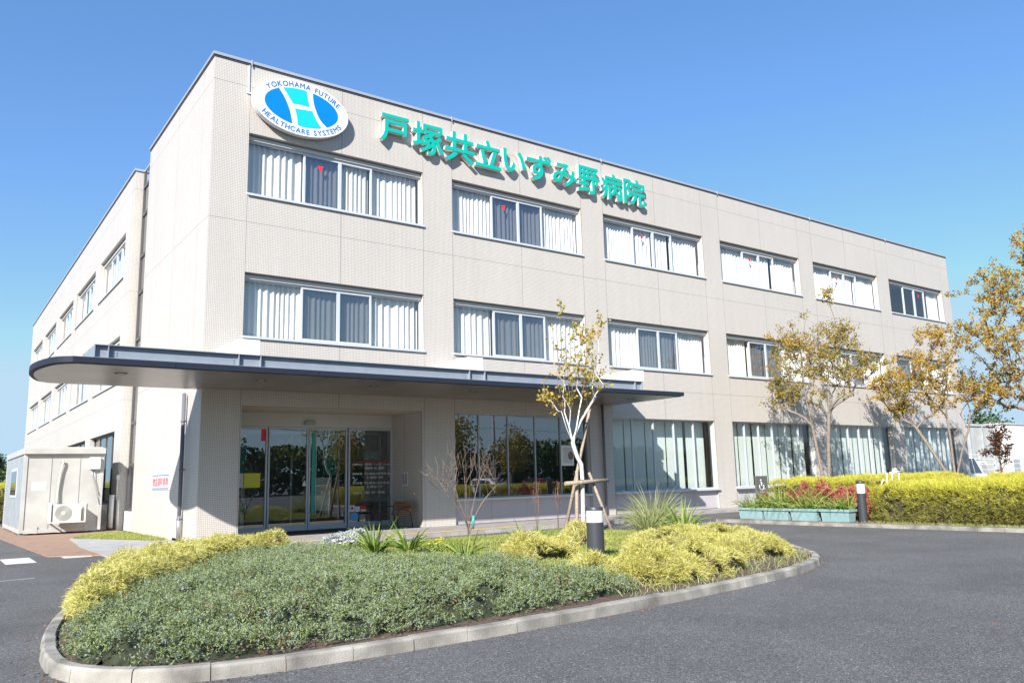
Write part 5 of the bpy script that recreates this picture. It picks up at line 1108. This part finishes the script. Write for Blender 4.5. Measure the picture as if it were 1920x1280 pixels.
# across the car park, mirrored in the ground floor glass
WD = empty('woodland', (0,0,0)); tag(WD, 'mixed wood across the car park, mirrored in the windows', 'wood', None, 'stuff')
n = 42000; x = rng.uniform(-70,150,n); hh_ = 2.6+3.6*vnoise(x,x*0,11,51)+1.4*vnoise(x,x*0,3,52); y = rng.uniform(-86,-76,n); z = ZR+hh_*rng.random(n)**.8*1.25
V,F = leaves(np.stack([x,y,z],1), rdir(n), rng.uniform(.5,.95,n), rng.uniform(.4,.8,n)); np_mesh('crown', V, F, M['evergreen'], WD)
for i,(x_,y_,h,s) in enumerate([(27,-45,7.5,61),(35,-43,8.5,62),(44,-46,7.0,63)]):
    bushy('parking_tree', (x_,y_,ZR), 2.2,2.2,h,1500,.33,['car park tree mirrored in the left dark panes','tallest car park tree mirrored in the dark panes','car park tree mirrored in the right dark panes'][i], 'autumn', 'car park trees mirrored in the glass', s, z_lo=.25)
car('parked_car', (29.5,-38,ZR), R(80), M['carblue'], 'dark blue car mirrored in the dark ground floor panes', tall=1.5, catg='car', group='cars mirrored in the glass')
car('parked_car', (36.0,-38,ZR), R(85), M['carwhite'], 'white car mirrored in the dark ground floor panes', tall=1.6, catg='car', group='cars mirrored in the glass')
car('parked_car', (42.0,-38,ZR), R(88), M['carred'], 'red car mirrored in the dark ground floor panes', tall=1.5, catg='car', group='cars mirrored in the glass')
for i,(x_,y_) in enumerate([(8,-46),(46,-52)]):
    e = empty('utility_pole', (x_,y_,ZR), 0, ['grey utility pole mirrored in the sliding doors','grey utility pole mirrored in the dark windows'][i], 'pole', 'utility poles across the car park'); b = MB(); b.tube([(0,0,0),(0,0,10.5)], [.17,.11], 10); b.build('shaft', M['slab'], e)
    b = MB(); b.box(-.9,.9,-.05,.05,9.3,9.4); b.box(-.7,.7,-.05,.05,8.6,8.7); b.build('crossarm', M['aludark'], e)
    if i == 0:
        b = MB()
        for z in (9.45,9.0,8.75,7.2): b.tube([(-60,4,z),(-26,2,z-.7),(0,0,z),(19,-3,z-.7),(38,-6,z),(70,-9,z-.8),(100,-13,z)], .022, 4, 0, False)
        b.build('wire', M['black'], e)

# ------------------------------------------------------------------ sky, sun, camera
w = bpy.data.worlds.new('World'); sc.world = w; w.use_nodes = True; nt = w.node_tree
S = Vector((-1.36,-1.0,1.07)).normalized(); el_ = math.asin(S.z); az = math.atan2(S.x, S.y)
sky = nt.nodes.new('ShaderNodeTexSky'); sky.sky_type = 'NISHITA'; sky.sun_disc = False; sky.sun_elevation = el_; sky.sun_rotation = az
sky.altitude = 0; sky.air_density = 1.0; sky.dust_density = 0; sky.ozone_density = 6.0
hs = nt.nodes.new('ShaderNodeHueSaturation'); hs.inputs['Saturation'].default_value = 1.15; gm = nt.nodes.new('ShaderNodeGamma'); gm.inputs[1].default_value = .72
nt.links.new(sky.outputs[0], hs.inputs['Color']); nt.links.new(hs.outputs[0], gm.inputs[0])
mn = nt.nodes.new('ShaderNodeMix'); mn.data_type = 'RGBA'; mn.blend_type = 'DARKEN'; mn.inputs[0].default_value = 1; mn.inputs[7].default_value = (1.72,2.45,3.05,1)
tn = nt.nodes.new('ShaderNodeMix'); tn.data_type = 'RGBA'; tn.blend_type = 'MULTIPLY'; tn.inputs[0].default_value = 1; tn.inputs[7].default_value = (1.01,.965,1.08,1)
nt.links.new(gm.outputs[0], tn.inputs[6]); nt.links.new(tn.outputs[2], mn.inputs[6]); nt.links.new(mn.outputs[2], nt.nodes['Background'].inputs[0]); nt.nodes['Background'].inputs[1].default_value = .15
sd = bpy.data.lights.new('sun', 'SUN'); sd.energy = 4.8; sd.angle = R(.55); sd.color = (1,.965,.91); so = bpy.data.objects.new('sun', sd); COL.objects.link(so)
so.rotation_euler = (-S).to_track_quat('-Z','Y').to_euler(); so.location = (-40,-30,40)
cd = bpy.data.cameras.new('camera'); cam = bpy.data.objects.new('camera', cd); COL.objects.link(cam); sc.camera = cam
cam.matrix_world = Matrix(((0.810946,-0.077857,-0.579919,-6.099420),(-0.584605,-0.149459,-0.797433,-23.246986),(-0.024589,0.985698,-0.166719,1.470000),(0,0,0,1)))
cd.sensor_width = 36; cd.lens = 36*1504.6/1920; cd.clip_end = 2000; cd.clip_start = .1
sc.view_settings.view_transform = 'Standard'; sc.view_settings.look = 'None'; sc.view_settings.exposure = 1.0; sc.view_settings.gamma = 1
sc.cycles.max_bounces = 8; sc.cycles.transparent_max_bounces = 12; sc.cycles.use_denoising = True
